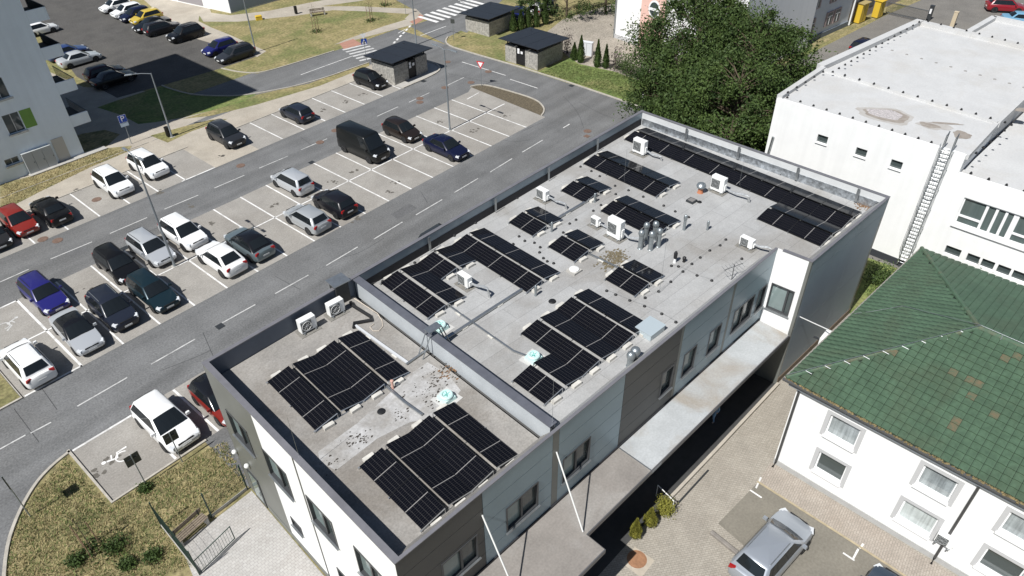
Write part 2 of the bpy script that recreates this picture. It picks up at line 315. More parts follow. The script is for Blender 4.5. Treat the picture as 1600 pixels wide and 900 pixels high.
for a, b in (((657, 56), (697, 41)), ((722, 97), (790, 118)), ((797, 124), (840, 138)), ((622, 52), (633, 46)), ((880, 200), (890, 194)), ((730, 155), (748, 145)), ((470, 117), (550, 88)), ((700, -8), (726, 5))):
    line(*G(a, b), .1)
for i in range(6):
    t = i/5; line(*G((615+24*t, 68-25*t), (617.5+24*t, 65-25*t)), .25)
def zebra(a, b, n, ln, wd=.5, m_=None):
    a, b = Vector(gp(*a)[:2]), Vector(gp(*b)[:2]); d = (b-a).normalized(); nn = Vector((-d.y, d.x))
    for i in range(n):
        c = a+(b-a)*(i+.5)/n; o = line(c-nn*ln/2, c+nn*ln/2, wd, name='crossing_stripe'); o.data.materials[0] = m_ or paint_w
zebra((664, 32), (748, 2), 9, 3.6, .55); zebra((552, 72), (584, 92), 6, 3.2, .4, worn_paint)
# wheelchair symbols
def wheelchair(c, rz, s):
    mb = MB(); P = lambda x, y: (c[0]+(x*math.cos(rz)-y*math.sin(rz))*s, c[1]+(x*math.sin(rz)+y*math.cos(rz))*s)
    ring = [P(.42*math.cos(a*math.pi/12), .42*math.sin(a*math.pi/12)) for a in range(-2, 18)]
    strip(mb, ring, .09*s, .0165, .0175); strip(mb, [P(.02, .95), P(0.02, .3), P(.5, .3), P(.72, -.3)], .13*s, .018, .019)
    mb.prism([P(.02+.14*math.cos(a), 1.12+.14*math.sin(a)) for a in [i*math.pi/5 for i in range(10)]], .0165, .0178)
    strip(mb, [P(.05, .65), P(.45, .65)], .09*s, .0205, .0215)
    tag(mb.build('wheelchair_symbol', worn_paint if c[1] > -10 else paint_w), kind='structure')
p = gp(192, 713); wheelchair((p.x, p.y), R(70), .85)
p = gp(6, 510); wheelchair((p.x, p.y), R(-70), .85)
# T marks on the tarmac lot
for a, b in (((1172, 766), (1190, 778)), ((1181, 763), (1189, 746)), ((1317, 864), (1335, 876)), ((1333, 873), (1341, 858)), ((1343, 857), (1349, 850))): line(*G(a, b), .09, .018)
# manholes and gullies
rust = mat('rusty_iron', (.155, .10, .075), .75, var=.25, scale=9, bump=.3, bscale=30)
def manhole(px, r=.33, label='', m=rust):
    p = gp(*px); mb = MB(); mb.lathe((0, 0, 0), [(r*1.12, 0), (r*1.12, .022), (r, .022), (r, .017), (r*.97, .026), (0.01, .028)], 20)
    tag(mb.build('manhole_cover', m, loc=(p.x, p.y, .004)), label, 'manhole', 'manhole covers')
for px, lab in (((151, 312), 'rusty manhole cover in the empty stall left of the white crossovers'), ((67, 374), 'left one of two rusty manhole covers beside the red hatchback'), ((90, 376), 'right one of two rusty manhole covers beside the red hatchback'),
    ((376, 259), 'rusty manhole cover in the lane below the dark grey crossover'), ((500, 222.5), 'rusty manhole cover in the lane left of the black van roof'), ((524, 204), 'rusty manhole cover in the lane above the black van'),
    ((656, 160), 'lower one of two rusty manhole covers beside a lane dash'), ((656, 154), 'upper one of two rusty manhole covers beside a lane dash'), ((736, 129), 'rusty manhole cover by the tip of the planting island'), ((763, 112), 'rusty manhole cover on the dash right of the yield sign'),
    ((699, 97), 'faded manhole cover near the double street lamp head'), ((695, 137), 'dark manhole cover behind the double lamp pole'), ((918, 405-200), 'dark manhole cover in the bend close to the roof edge')):
    manhole(px, .34, lab)
manhole((995, 874), .42, 'round orange brown manhole cover in a pale square by the canopy shadow', mat('orange_iron', (.29, .15, .08), .7, var=.15, scale=6))
p = gp(995, 878); sheet('manhole_surround', [(p.x+a, p.y+b) for a, b in ((-.55, -.6), (.6, -.6), (.6, .5), (-.5, .55))], .012, mat('pale_slab', (.42, .37, .3), .9, var=.1, scale=3))
for px, lab in (((195, 388), 'square iron gully beside the grey estate car'), ((487, 254), 'square iron gully on the lane edge behind the grey people carrier'), ((662, 127), 'iron gully at the kerb of the bin shelter'), ((917, 213), 'rusty square gully in the bend beside the roof parapet'), ((893, 134), 'iron gully along the kerb right of the front bin shelter'), ((344, 510), 'grey iron gully at the end of a lane dash near the roof corner')):
    p = gp(*px); mb = MB(); mb.box((0, 0, .008), (.5, .5, .016))
    for i in range(5): mb.box((-.16+.08*i, 0, .02), (.04, .4, .01))
    tag(mb.build('drain_gully', rust if 'rusty' in lab else metal_dark, loc=(p.x, p.y, .008)), lab, 'gully', 'street gullies')
# tar seams and repair patches in the carriageway
tar = mat('tar_seam', (.045, .045, .046), .6, var=.2, scale=4); patch_m = mat('asphalt_patch', (.112, .112, .113), .9, var=.12, scale=1, speck=.2, speck_s=9)
for px in (((318, 520), (333, 556)), ((575, 205), (583, 199), (600, 196)), ((880, 150), (905, 175), (912, 200)), ((430, 430), (470, 452)), ((60, 600), (88, 640)), ((700, 115), (760, 128), (790, 132)), ((815, 205), (850, 190)), ((250, 580), (300, 560), (330, 548)), ((150, 395), (230, 362), (300, 333)), ((540, 400), (560, 396), (600, 372)), ((660, 300), (668, 318)), ((20, 640), (60, 690)), ((470, 215), (486, 226)), ((770, 215), (800, 222), (830, 218)), ((905, 160), (940, 178), (960, 185))):
    g = MB(); strip(g, smooth_poly([(p[0]+random.gauss(0, .05), p[1]+random.gauss(0, .05)) for p in G(*px)], 2), .035, .0045, .0065); tag(g.build('tar_seam', tar), kind='structure')
for px in (((610, 335), (640, 318), (652, 325), (622, 343)), ((100, 395), (128, 383), (140, 391), (112, 403)), ((780, 175), (830, 188), (822, 200), (775, 186))): sheet('asphalt_patch', G(*px), .0062, patch_m)
# oil stains on stalls come from the paver material; damp patches of leaves
sm = mat('oil_stain', (.11, .10, .085), .8, var=.3, scale=6)
for i, (x, y) in enumerate(((551, 269), (517, 285), (507, 172), (538, 160), (569, 148), (607, 300), (432, 320), (344, 245), (480, 305), (300, 322), (118, 300), (250, 300), (205, 440), (330, 350), (140, 455), (560, 340), (620, 285), (740, 205), (790, 180), (690, 190), (175, 720), (150, 745))):
    c = gp(x, y); mb = MB()
    for j in range(7):
        q = (c.x+random.gauss(0, .22), c.y+random.gauss(0, .2)); r = random.uniform(.05, .2)
        mb.poly([(q[0]+r*random.uniform(.5, 1.2)*math.cos(a*math.pi/4), q[1]+r*random.uniform(.5, 1.2)*math.sin(a*math.pi/4), .0095+.0006*j) for a in range(8)])
    tag(mb.build('oil_stain', sm), kind='structure')

# ================================================================== MAIN BUILDING
HT = 8.95; RZ = 7.95
cC, cA, cG, cH, cF, cE, cD = (Vector(p) for p in ((-18.49, -20.93), (-19.45, -34.71), (5.86, -36.5), (5.88, -38.39), (14.88, -39.2), (15.7, -21.67), (-10.22, -21.12)))
cB = cA+(cG-cA).normalized()*8.06
blue_pan = mat('blue_grey_panel', (.245, .32, .36), .38, metal=.25, var=.05, scale=.5)
dark_pan = mat('anthracite_panel', (.075, .075, .072), .5, metal=.2, var=.08, scale=.6)
grey_pan = mat('grey_panel', (.19, .195, .18), .45, metal=.3, var=.06, scale=.6)
frame_m = mat('window_frame_dark', (.05, .052, .055), .4)
pane_m = mat('window_pane', (.20, .25, .245), .06, spec=.7, var=.12, scale=.5)
pane_d = mat('window_pane_dark', (.055, .07, .07), .05, spec=.7)
cap_m = mat('parapet_cap', (.23, .225, .24), .5, metal=.4, var=.1, scale=1.5)
core_m = mat('wall_core', (.09, .09, .09), .9)
membrane = brick_over(mat('roof_membrane', (.365, .365, .36), .88, var=.09, scale=.7, stain=(.262, .248, .228), stain_s=.22, stain_a=.7, bump=.12, bscale=25, speck=.1, speck_s=14), 7.5, 1.05, .012, .62, rot=R(5.2))
membrane2 = mat('roof_membrane_worn', (.275, .26, .24), .9, var=.14, scale=.6, stain=(.19, .17, .147), stain_s=.3, stain_a=.8, bump=.15, bscale=22, speck=.14, speck_s=12)
mem_dark = mat('bitumen_upstand', (.022, .022, .026), .7, var=.2, scale=3)
mb_root = empty('office_building', (0, 0, 0)); tag(mb_root, 'long flat roofed office building with blue grey panels and black solar panels', 'building')
def fax(P, Q):
    d = (Q-P).normalized(); return Vector((d.x, d.y, 0)), Vector((d.y, -d.x, 0))   # along, outward (right of P->Q)
def wallbox(mb, P, d, n, s0, s1, z0, z1, o0, o1, mi=0):
    mb.frame((P.x+d.x*s0+n.x*o0, P.y+d.y*s0+n.y*o0, z0), d, n, (0, 0, 1), (s1-s0, o1-o0, z1-z0), mi)
def subtract(s0, s1, z0, z1, holes):
    rects = [(s0, s1, z0, z1)]
    for h in holes:
        nr = []
        for a, b, c, e in rects:
            if h[0] >= b or h[1] <= a or h[2] >= e or h[3] <= c: nr.append((a, b, c, e)); continue
            if h[0] > a: nr.append((a, h[0], c, e))
            if h[1] < b: nr.append((h[1], b, c, e))
            x0, x1 = max(a, h[0]), min(b, h[1])
            if h[2] > c: nr.append((x0, x1, c, h[2]))
            if h[3] < e: nr.append((x0, x1, h[3], e))
        rects = nr
    return rects
def window(parent, P, d, n, s0, s1, z0, z1, mull=(), depth=-.14, fm=frame_m, pm=pane_m, fw=.07, sill=True, top=None):
    mb = MB()
    wallbox(mb, P, d, n, s0, s1, z0, z0+fw, depth, .03); wallbox(mb, P, d, n, s0, s1, z1-fw, z1, depth, .03)
    wallbox(mb, P, d, n, s0, s0+fw, z0+fw, z1-fw, depth, .029); wallbox(mb, P, d, n, s1-fw, s1, z0+fw, z1-fw, depth, .029)
    for k in mull: x = s0+(s1-s0)*k; wallbox(mb, P, d, n, x-fw*.75, x+fw*.75, z0+fw, z1-fw, depth, -.03)
    if top: zt = z0+(z1-z0)*top; wallbox(mb, P, d, n, s0+fw, s1-fw, zt-fw*.4, zt+fw*.4, depth, -.035)
    o = mb.build('window', fm, parent)
    edges = [s0+fw]+[s0+(s1-s0)*k for k in mull]+[s1-fw]
    for i, (a, b) in enumerate(zip(edges, edges[1:])):
        g = MB(); wallbox(g, P, d, n, a, b, z0+fw, z1-fw, depth-.02, depth+.015); g.build('pane', pane_d if (i == len(edges)-2 and len(edges) > 2 and pm is pane_m) else pm, o)
    if sill: g = MB(); wallbox(g, P, d, n, s0-.06, s1+.06, z0-.05, z0-.002, .03, .11); g.build('sill', metal_grey if fm is frame_m else fm, o)
    return o
# structural core (kept 8 cm inside the cladding) with roof
def inset(poly, k):
    c = sum((Vector(p[:2]) for p in poly), Vector((0, 0)))/len(poly); out = []
    n = len(poly)
    for i in range(n):
        a, b, e = (Vector(poly[(i+j) % n][:2]) for j in (-1, 0, 1)); d1 = (b-a).normalized(); d2 = (e-b).normalized()
        n1 = Vector((-d1.y, d1.x)); n2 = Vector((-d2.y, d2.x)); q = (n1+n2); q = q/q.dot(n1) if abs(q.dot(n1)) > .2 else n1
        out.append(b+q*k)
    return out
foot = [cC, cA, cG, cH, cF, cE]                       # counter-clockwise
core = inset(foot, .30)
MB().prism(core, 0, 7.6).build('wall_core', core_m, mb_root)
low = [cC, cA, cB, cD]; upp = [cD, cB, cG, cH, cF, cE]
MB().prism(inset(low, .2), 7.6, RZ).build('roof_slab', membrane2, mb_root)
MB().prism(inset(upp, .2), 7.6, RZ+.001).build('roof_slab', membrane, mb_root)
# parapets: backing wall, inner lining, cap
CAPK = [0]
def parapet(P, Q, line_m, lo_m=None, e0=0., e1=0., low_h=.5, cw=.19):
    d, n = fax(P, Q); L = (Q-P).length; CAPK[0] += 1; k = .004*CAPK[0]
    g = MB(); wallbox(g, P, d, n, e0+.06, L-e1-.06, RZ-.3, HT-.03, -cw+.02, -.064); g.build('parapet', line_m, mb_root)
    if lo_m: g = MB(); wallbox(g, P, d, n, e0+.25, L-e1-.25, RZ, RZ+low_h, -cw-.005, -cw+.017); g.build('parapet_upstand', lo_m, mb_root)
    g = MB(); wallbox(g, P, d, n, e0-.02, L-e1+.02, HT-.026-k, HT+.02-k, -cw, .02); g.build('parapet_cap', cap_m, mb_root)
def cant(P, Q, m_, e0=0., e1=0., run=.8):
    d, n = fax(P, Q); L = (Q-P).length; g = MB()
    q = lambda s, o, z: (P.x+d.x*s+n.x*o, P.y+d.y*s+n.y*o, z)
    g.add([q(e0, -run, RZ+.004), q(L-e1, -run, RZ+.004), q(L-e1, -.1, HT-.05), q(e0, -.1, HT-.05)], [(3, 2, 1, 0)])
    g.build('edge_slope', m_, mb_root)
lin_b = mat('parapet_lining', (.30, .36, .40), .4, metal=.3, var=.08, scale=.8)
lin_w = mat('parapet_lining_pale', (.62, .63, .63), .5, metal=.1, var=.05, scale=.8)
foil = mat('foil_upstand', (.42, .45, .48), .28, metal=.75, var=.45, scale=4, bump=.5, bscale=6)
slate = mat('slate_lining', (.11, .13, .165), .55, metal=.2, var=.08, scale=.7)
parapet(cE, cD, lin_b, mem_dark, 0, .0); parapet(cD, cC, slate); parapet(cC, cA, mem_dark, cw=.25); parapet(cA, cG, slate, cw=.12); cant(cA, cB, membrane2, .28); cant(cB, cG, membrane, .3, .2)
parapet(cF, cE, lin_w, foil, low_h=.52); parapet(cG, cH, lin_w, e0=.3); parapet(cH, cF, slate, cw=.12); cant(cH, cF, membrane, .2, .35)
# inner support brackets on the long parapets
d, n = fax(cE, cD)
for s in (5.5, 10.6, 15.5, 20.8):
    g = MB(); wallbox(g, cE, d, n, s, s+.14, RZ+.1, HT-.03, -.33, -.285); g.build('bracket', metal_grey, mb_root)
d, n = fax(cF, cE)
for s in (1.6, 5.4, 9.5, 13.5):
    g = MB(); wallbox(g, cF, d, n, s, s+.16, RZ+.1, HT-.03, -.33, -.285); g.build('bracket', metal_grey, mb_root)
# wall between the two roofs
d, n = fax(cD, cB); L = (cB-cD).length
g = MB(); wallbox(g, cD, d, n, .25, L-.35, RZ-.1, HT-.08, -.3, 0); g.build('firewall', mat('firewall_sheet', (.50, .53, .55), .5, metal=.2, var=.06, scale=1), mb_root)
g = MB(); wallbox(g, cD, d, n, .1, L-.3, HT-.08, HT-.03, -.36, .05); g.build('firewall_cap', mat('firewall_cap', (.17, .175, .2), .4, metal=.4, var=.1, scale=2), mb_root)
g = MB(); wallbox(g, cD, d, n, .3, L-.4, RZ, RZ+.55, -.33, -.302); g.build('parapet_upstand', mem_dark, mb_root)

# facades ---------------------------------------------------------
def facade(P, Q, secs, wins, rows, zb=0, ztop=HT-.03):
    d, n = fax(P, Q)
    for s0, s1, m_, pan in secs:
        if not pan:                       # plain rendered field or a pilaster strip
            g = MB()
            for a, b, c, e in subtract(s0, s1, zb, ztop, [w[:4] for w in wins]): 
                if c < 7.6: wallbox(g, P, d, n, a, b, c, min(e, 7.6), -.3, -.004)
                if e > 7.6: wallbox(g, P, d, n, a, b, max(c, 7.6), e, -.062, -.004)
            g.build('wall', m_, mb_root); continue
        zs = [zb]+[r for r in rows if zb < r < ztop]+[ztop]
        for z0, z1 in zip(zs, zs[1:]):
            g = MB()
            for a, b, c, e in subtract(s0+.012, s1-.012, z0+.010, z1-.010, [w[:4] for w in wins]): wallbox(g, P, d, n, a, b, c, e, -.06, 0)
            if g.v: g.build('panel', m_, mb_root)
        g = MB()
        for a, b, c, e in subtract(s0, s1, zb, ztop, [w[:4] for w in wins]): 
            if c < 7.6: wallbox(g, P, d, n, a, b, c, min(e, 7.6), -.3, -.062)
        g.build('wall', core_m, mb_root)
    for w_ in wins: window(mb_root, P, d, n, *w_[:4], mull=w_[4], pm=w_[5] if len(w_) > 5 else pane_m)
rows = [1.0, 2.0, 3.0, 4.0, 4.98, 5.9, 6.85, 7.9]
W5 = (5.1, 6.7)
facade(cA, cG, [(0, 4.0, dark_pan, 1), (4.0, 7.87, blue_pan, 1), (7.87, 8.25, grey_pan, 0), (8.25, 12.5, blue_pan, 1), (12.5, 16.75, dark_pan, 1), (16.75, 16.95, grey_pan, 0), (16.95, 21.2, blue_pan, 1), (21.2, 21.45, grey_pan, 0), (21.45, 25.37, blue_pan, 1)],
       [(1.82, 3.63, *W5, (.55,)), (5.17, 7.03, *W5, (.5,)), (8.53, 10.33, *W5, (.52,)), (15.55, 16.53, *W5, (), pane_d), (17.38, 18.46, *W5, ()), (19.62, 20.7, *W5, ()), (21.92, 23.94, *W5, (.5,)), (24.36, 25.2, *W5, ())], rows, zb=3.4)
# ground floor glazing under the canopy
d, n = fax(cA, cG)
for i in range(9):
    s0 = .2+2.8*i
    window(mb_root, cA, d, n, s0, s0+2.6, .15, 3.2, (.5,), depth=-.2, pm=pane_d, sill=False)
g = MB(); wallbox(g, cA, d, n, 0, 25.37, 0, 3.4, -.34, -.28); g.build('wall', core_m, mb_root)
facade(cC, cA, [(0, 4.2, grey_pan, 0), (4.2, 7.3, white_plaster, 0), (7.3, 7.46, dark_pan, 0), (7.46, 13.8, white_plaster, 0)],
       [(.95, 2.85, 4.98, 6.7, (.5,)), (4.15, 6.1, 4.92, 6.7, (.55,)), (7.6, 9.45, 5.0, 6.75, (.55,)), (10.9, 12.75, 5.0, 6.8, (.5,)), (4.82, 5.72, 1.8, 2.42, ()), (8.6, 10.4, 1.2, 2.6, (.5,)), (11, 12.8, 1.2, 2.6, (.5,))], rows, zb=.0)
d, n = fax(cC, cA)
g = MB(); wallbox(g, cC, d, n, 2.0, 13.8, 0, .42, 0, .03); g.build('plinth', grey_pan, mb_root)
g = MB(); wallbox(g, cC, d, n, .75, 1.8, 0, 2.25, -.003, .04); dr = g.build('door', frame_m, mb_root)
g = MB(); wallbox(g, cC, d, n, .87, 1.68, .3, 2.1, .041, .05); g.build('pane', pane_m, dr)
g = MB(); wallbox(g, cC, d, n, 1.6, 1.64, .9, 1.2, .05, .1); g.build('handle', alu, dr)
for s in (.12, 1.33):
    g = MB(); c0 = cC+Vector((d.x, d.y))*s+Vector((n.x, n.y))*.12; g.lathe((c0.x, c0.y, 2.95), [(.03, 0), (.11, .03), (.13, .1), (.1, .18), (.02, .22)], 12); auto_smooth(g.build('wall_lamp', white_p, mb_root), 60)
for s in (4.8, 8.6, 12.2):
    pass
facade(cG, cH, [(0, 1.72, white_plaster, 0), (1.72, 1.89, grey_pan, 0)], [(.17, 1.47, 5.0, 6.75, (.72,))], rows, zb=3.4)
facade(cH, cF, [(0, .16, grey_pan, 0), (.16, 5.3, mat('blue_grey_panel_deep', (.27, .315, .345), .62, metal=.0, var=.06, scale=.4), 1), (5.3, 9.05, MATS['blue_grey_panel_deep'], 1)], [], [4.0, 7.9], zb=0)
g = MB(); d, n = fax(cH, cF); wallbox(g, cH, d, n, 0, 9.05, 0, .5, 0, .03); g.build('plinth', mat('brown_plinth', (.16, .12, .085), .85, var=.15, scale=2), mb_root)
facade(cF, cE, [(0, 17.5, grey_pan, 0)], [], rows); facade(cE, cD, [(0, 25.9, blue_pan, 0)], [], rows); facade(cD, cC, [(0, 8.27, dark_pan, 0)], [], rows)
d, n = fax(cG, cH); g = MB(); wallbox(g, cG, d, n, 0, 1.89, 0, 3.4, -.3, -.004); g.build('wall', grey_pan, mb_root)
# canopy ------------------------------------------------------------
CZ = 4.0
dA, nA = fax(cA, cG)
def cp(s, o): q = cA+Vector((dA.x, dA.y))*s+Vector((nA.x, nA.y))*o; return q
pale_mem = mat('canopy_membrane_pale', (.40, .415, .42), .75, var=.1, scale=.7, stain=(.29, .25, .2), stain_s=.28, stain_a=.75, speck=.08, speck_s=10)
brown_mem = mat('canopy_membrane_brown', (.235, .215, .195), .85, var=.12, scale=.7, stain=(.32, .305, .285), stain_s=.4, stain_a=.7, speck=.1, speck_s=10)
g = MB(); g.prism([cp(12.55, .02), cp(12.55, 1.98), cp(25.3, 1.88), cp(25.3, .02)], CZ-.2, CZ); g.build('canopy_roof', pale_mem, mb_root)
g = MB(); g.prism([cp(-2.2, .02), cp(-2.2, 2.98), cp(7.95, 2.98), cp(7.95, 1.98), cp(12.54, 1.98), cp(12.54, .02)], CZ-.2, CZ-.004); g.build('canopy_roof', brown_mem, mb_root)
g = MB(); ed = [cp(-2.2, 2.98), cp(7.95, 2.98), cp(7.95, 1.98), cp(25.3, 1.88)]; strip(g, [(p.x, p.y) for p in ed], .05, CZ-.22, CZ+.04); g.build('canopy_edge', mat('canopy_edge', (.16, .16, .17), .45, metal=.5), mb_root)
g = MB(); strip(g, [tuple(cp(0, .03)), tuple(cp(25.3, .03))], .05, CZ, CZ+.12); g.build('flashing', mem_dark, mb_root)
g = MB(); strip(g, [tuple(cp(12.545, .05)), tuple(cp(12.545, 1.95))], .05, CZ, CZ+.03); g.build('canopy_seam', metal_grey, mb_root)
for s in (3.93, 8.08):
    g = MB(); a = cp(s, .03); b = cp(s-.15 if s > 5 else s, 1.78); g.tube([(a.x, a.y, 7.62 if s > 5 else 7.6), (b.x, b.y, CZ+.05)], .035, 10); g.build('tie_rod', white_p, mb_root)
g = MB(); a = cp(-1.8, .3)
for s in (-2.0, 3.0, 7.7): q = cp(s, 2.6); g.tube([(q.x, q.y, 0), (q.x, q.y, CZ-.42)], .09, 12)
g.build('column', frame_m, mb_root) if False else None
# membrane patches on the low roof: pale worn strip with flaking
pp = [gp(x, y, RZ) for x, y in ((497, 706), (560, 660), (640, 585), (668, 566), (700, 585), (720, 610), (690, 650), (640, 660), (590, 685), (525, 735), (500, 722))]
g = MB(); g.poly([(p.x, p.y, RZ+.004) for p in pp][::-1])
o = g.build('worn_coating', mat('worn_coating', (.455, .45, .445), .85, col2=(.31, .30, .285), scale=1.3, detail=9, stain=(.262, .245, .222), stain_s=.7, stain_a=.9, speck=.12, speck_s=9), mb_root)
fl = mat('roof_flakes', (.05, .042, .035), .9, var=.4, scale=8)
g = MB()
for (cx, cy, n_, sp) in ((562, 686, 45, .3), (668, 612, 70, .42), (690, 590, 45, .4), (625, 648, 18, .22), (515, 722, 14, .3), (700, 575, 20, .35)):
    c = gp(cx, cy, RZ)
    for _ in range(n_):
        x, y = c.x+random.gauss(0, sp), c.y+random.gauss(0, sp); r = random.uniform(.015, .07); a0 = random.random()*6
        g.poly([(x+r*random.uniform(.4, 1.5)*math.cos(a0+k), y+r*random.uniform(.3, .9)*math.sin(a0+k), RZ+.008+random.random()*.01) for k in (0, 1.3, 2.5, 3.8, 5.1)])
o = g.build('peeling_flakes', fl, mb_root); o['kind'] = 'stuff'
# dark moss and dirt patches on the high roof
def patch(name, px, sp, n_, m_, z=RZ):
    c = gp(*px, z); g = MB()
    for _ in range(n_):
        x, y = c.x+random.gauss(0, sp), c.y+random.gauss(0, sp); r = random.uniform(.02, .1); a0 = random.random()*6
        g.poly([(x+r*random.uniform(.5, 1.5)*math.cos(a0+k), y+r*random.uniform(.4, 1)*math.sin(a0+k), z+.004+random.random()*.012) for k in (0, 1.3, 2.5, 3.8, 5.1)])
    o = g.build(name, m_, mb_root); o['kind'] = 'stuff'
moss = mat('moss_dirt', (.14, .115, .07), .95, var=.3, scale=6)
patch('moss_patch', (962, 402), .33, 260, moss); patch('moss_patch', (950, 412), .3, 120, moss); patch('leaf_litter', (1352, 322), .25, 160, mat('leaf_litter', (.16, .09, .045), .9, var=.3, scale=8)); patch('leaf_litter', (703, 580), .28, 28, MATS['leaf_litter'])

# ------------------------------------------------------------------ solar arrays
PW, PL, PV = 1.13, 1.955, 1.973                     # panel width, length, pitch along the row
TH = -.0905
def pv_material():
    m = bpy.data.materials.new('solar_glass'); m.use_nodes = True; n = m.node_tree; L = n.links.new; b = n.nodes['Principled BSDF']
    b.inputs['Roughness'].default_value = .1; b.inputs['Specular IOR Level'].default_value = .22
    tc = n.nodes.new('ShaderNodeTexCoord'); sp = n.nodes.new('ShaderNodeSeparateXYZ'); L(tc.outputs['Object'], sp.inputs[0])
    def M(op, a, b_=None):
        q = n.nodes.new('ShaderNodeMath'); q.operation = op
        for i, s in enumerate((a, b_)):
            if s is None: continue
            if isinstance(s, (int, float)): q.inputs[i].default_value = s
            else: L(s, q.inputs[i])
        return q.outputs[0]
    def ln(v, pitch, w):      # 1 on grid lines
        fr = M('FRACT', M('ADD', M('DIVIDE', v, pitch), 100.0)); return M('GREATER_THAN', M('ABSOLUTE', M('SUBTRACT', fr, .5)), .5-w)
    gx = ln(sp.outputs[0], .1865, .034); gy = ln(sp.outputs[1], .0955, .06)
    mid = M('LESS_THAN', M('ABSOLUTE', M('ADD', sp.outputs[1], PL/2)), .016)
    mx = n.nodes.new('ShaderNodeMix'); mx.data_type = 'RGBA'; mx.inputs[6].default_value = (.0035, .0037, .006, 1); mx.inputs[7].default_value = (.052, .05, .05, 1); L(M('MAXIMUM', gx, M('MULTIPLY', gy, .45)), mx.inputs[0])
    m2 = n.nodes.new('ShaderNodeMix'); m2.data_type = 'RGBA'; L(mid, m2.inputs[0]); L(mx.outputs[2], m2.inputs[6]); m2.inputs[7].default_value = (.26, .25, .24, 1); L(m2.outputs[2], b.inputs['Base Color'])
    return m
pvm = pv_material(); pv_frame = mat('solar_frame', (.02, .02, .022), .4, metal=.5)
TILT = R(10.5)
def panel_mesh(kind):
    mb = MB(); c, s = math.cos(TILT), math.sin(TILT); sg = 1 if kind == 'R' else -1
    # local: x along the tilt (0..PW), y from 0 to -PL, z up; the object itself carries the tilt
    mb.box((PW/2, -PL/2, .012), (PW, PL, .032), mi=1)
    mb.poly([(.012, -PL+.012, .0295), (PW-.012, -PL+.012, .0295), (PW-.012, -.012, .0295), (.012, -.012, .0295)], 0)
    return mb.mesh('solar_panel', [pvm, pv_frame])
pmesh = panel_mesh('R')
blk = MB(); blk.box((0, 0, .07), (.20, .50, .14), top=.96); blk_me = blk.mesh('ballast_block', concrete if False else mat('ballast_concrete', (.54, .52, .475), .85, var=.16, scale=2.5, world=True))
def array(px, label, strips, blocks=True):
    """strips: (index, start panel, count); even index rises away from the sun side, odd falls"""
    o = gp(*px, 8.1) if not isinstance(px, Vector) else px
    root = empty('solar_array', (o.x, o.y, RZ), TH); tag(root, label, 'solar array', 'solar arrays on the office roof')
    lo, hi = .11, .11+PW*math.sin(TILT); cw = PW*math.cos(TILT); pairp = 2*cw+.19+.02
    vdir = -1
    for idx, st, cnt in strips:
        k, odd = divmod(idx, 2); x0 = k*pairp+(cw+.19 if odd else 0)
        for i in range(st, st+cnt):
            p = inst('solar_panel', pmesh, root, (x0, -i*PV, lo if not odd else hi)); p.rotation_euler = (0, -TILT if not odd else TILT, 0)
        for j in range(st, st+cnt+1):      # mounting rail under each joint, following the slope
            g = MB(); y = -j*PV+.012; a = (x0-.06 if not odd else x0, y, lo-.0 if not odd else hi); b = (x0+cw if not odd else x0+cw+.06, y, hi if not odd else lo)
            g.tube([(a[0], y, a[2]-.03), (b[0], y, b[2]-.03)], .028, 4)
            if j in (st, st+cnt): g.tube([(x0+(cw if not odd else 0), y, 0), (x0+(cw if not odd else 0), y, hi-.03)], .02, 4)
            g.tube([(x0-.03, y, .02), (x0+cw+.03, y, .02)], .022, 4)
            g.build('rail', alu, root)
        if not odd:
            g = MB(); g.box((x0-.04, -(st+.0)*PV, .05), (.07, .07, .1)); g.box((x0-.04, -(st+cnt)*PV, .05), (.07, .07, .1)); g.build('foot', alu, root)
        if blocks:
            e = inst('ballast_block', blk_me, root, (x0+cw/2+.1*random.uniform(-1, 1), -(st+cnt)*PV-.14, 0), R(90)+random.uniform(-.05, .05))
            if st == 0: inst('ballast_block', blk_me, root, (x0+cw/2+random.uniform(-.1, .1), -st*PV+.16, 0), R(90))
    return root
four = [(0, 0, 2), (1, 0, 2), (2, 0, 2), (3, 0, 2)]
V2 = lambda x, y: Vector((x, y, 0))
array(V2(-16.9, -23.27), 'eight black solar panels on the lower roof beside two air conditioners', four)
array(V2(-17.26, -30.05), 'eight black solar panels on the lower roof at its near corner', four)
array(V2(-8.91, -21.69), 'long stepped solar array in the left corner of the upper roof', [(0, 0, 2), (1, 0, 2), (2, 0, 1), (3, 0, 1), (4, 0, 3), (5, 0, 3)])
array(gp(791, 347, 8.1)+Vector((.12, -.1, 0)), 'two solar panels left of the vertical wire, behind the stepped array', [(0, 0, 1), (1, 0, 1)])
array(V2(4.48, -23.17), 'two solar panels just right of the white air conditioner near the parapet', [(0, 0, 1), (1, 0, 1)])
array(V2(8.12, -22.18), 'six solar panels in two rows before the long back row', [(0, 0, 3), (1, 0, 3)])
array(V2(4.13, -26.42), 'four solar panels behind the grey vent cowls', [(0, 0, 2), (1, 0, 2)])
array(V2(-.75, -26.34), 'two solar panels left of the mossy patch', [(0, 0, 1), (1, 0, 1)])
array(V2(-1.15, -30.45), 'two solar panels in front of the mossy patch with a thin rod', [(0, 0, 1), (1, 0, 1)])
o8 = V2(-7.2, -29.84); pr = 2*PW*math.cos(TILT)+.21
e8 = Vector((math.cos(TH), math.sin(TH), 0))
array(o8-e8*pr, 'ten solar panels along the right roof edge, front steps shorter', [(0, 1, 1), (1, 1, 1), (2, 0, 2), (3, 0, 2), (4, 0, 2), (5, 0, 2)])
o9 = V2(12.71, -22.3)
array(o9-e8*pr, 'longest solar array along the back parapet of the upper roof', [(0, 6, 2), (1, 6, 2), (2, 0, 8), (3, 0, 8)])

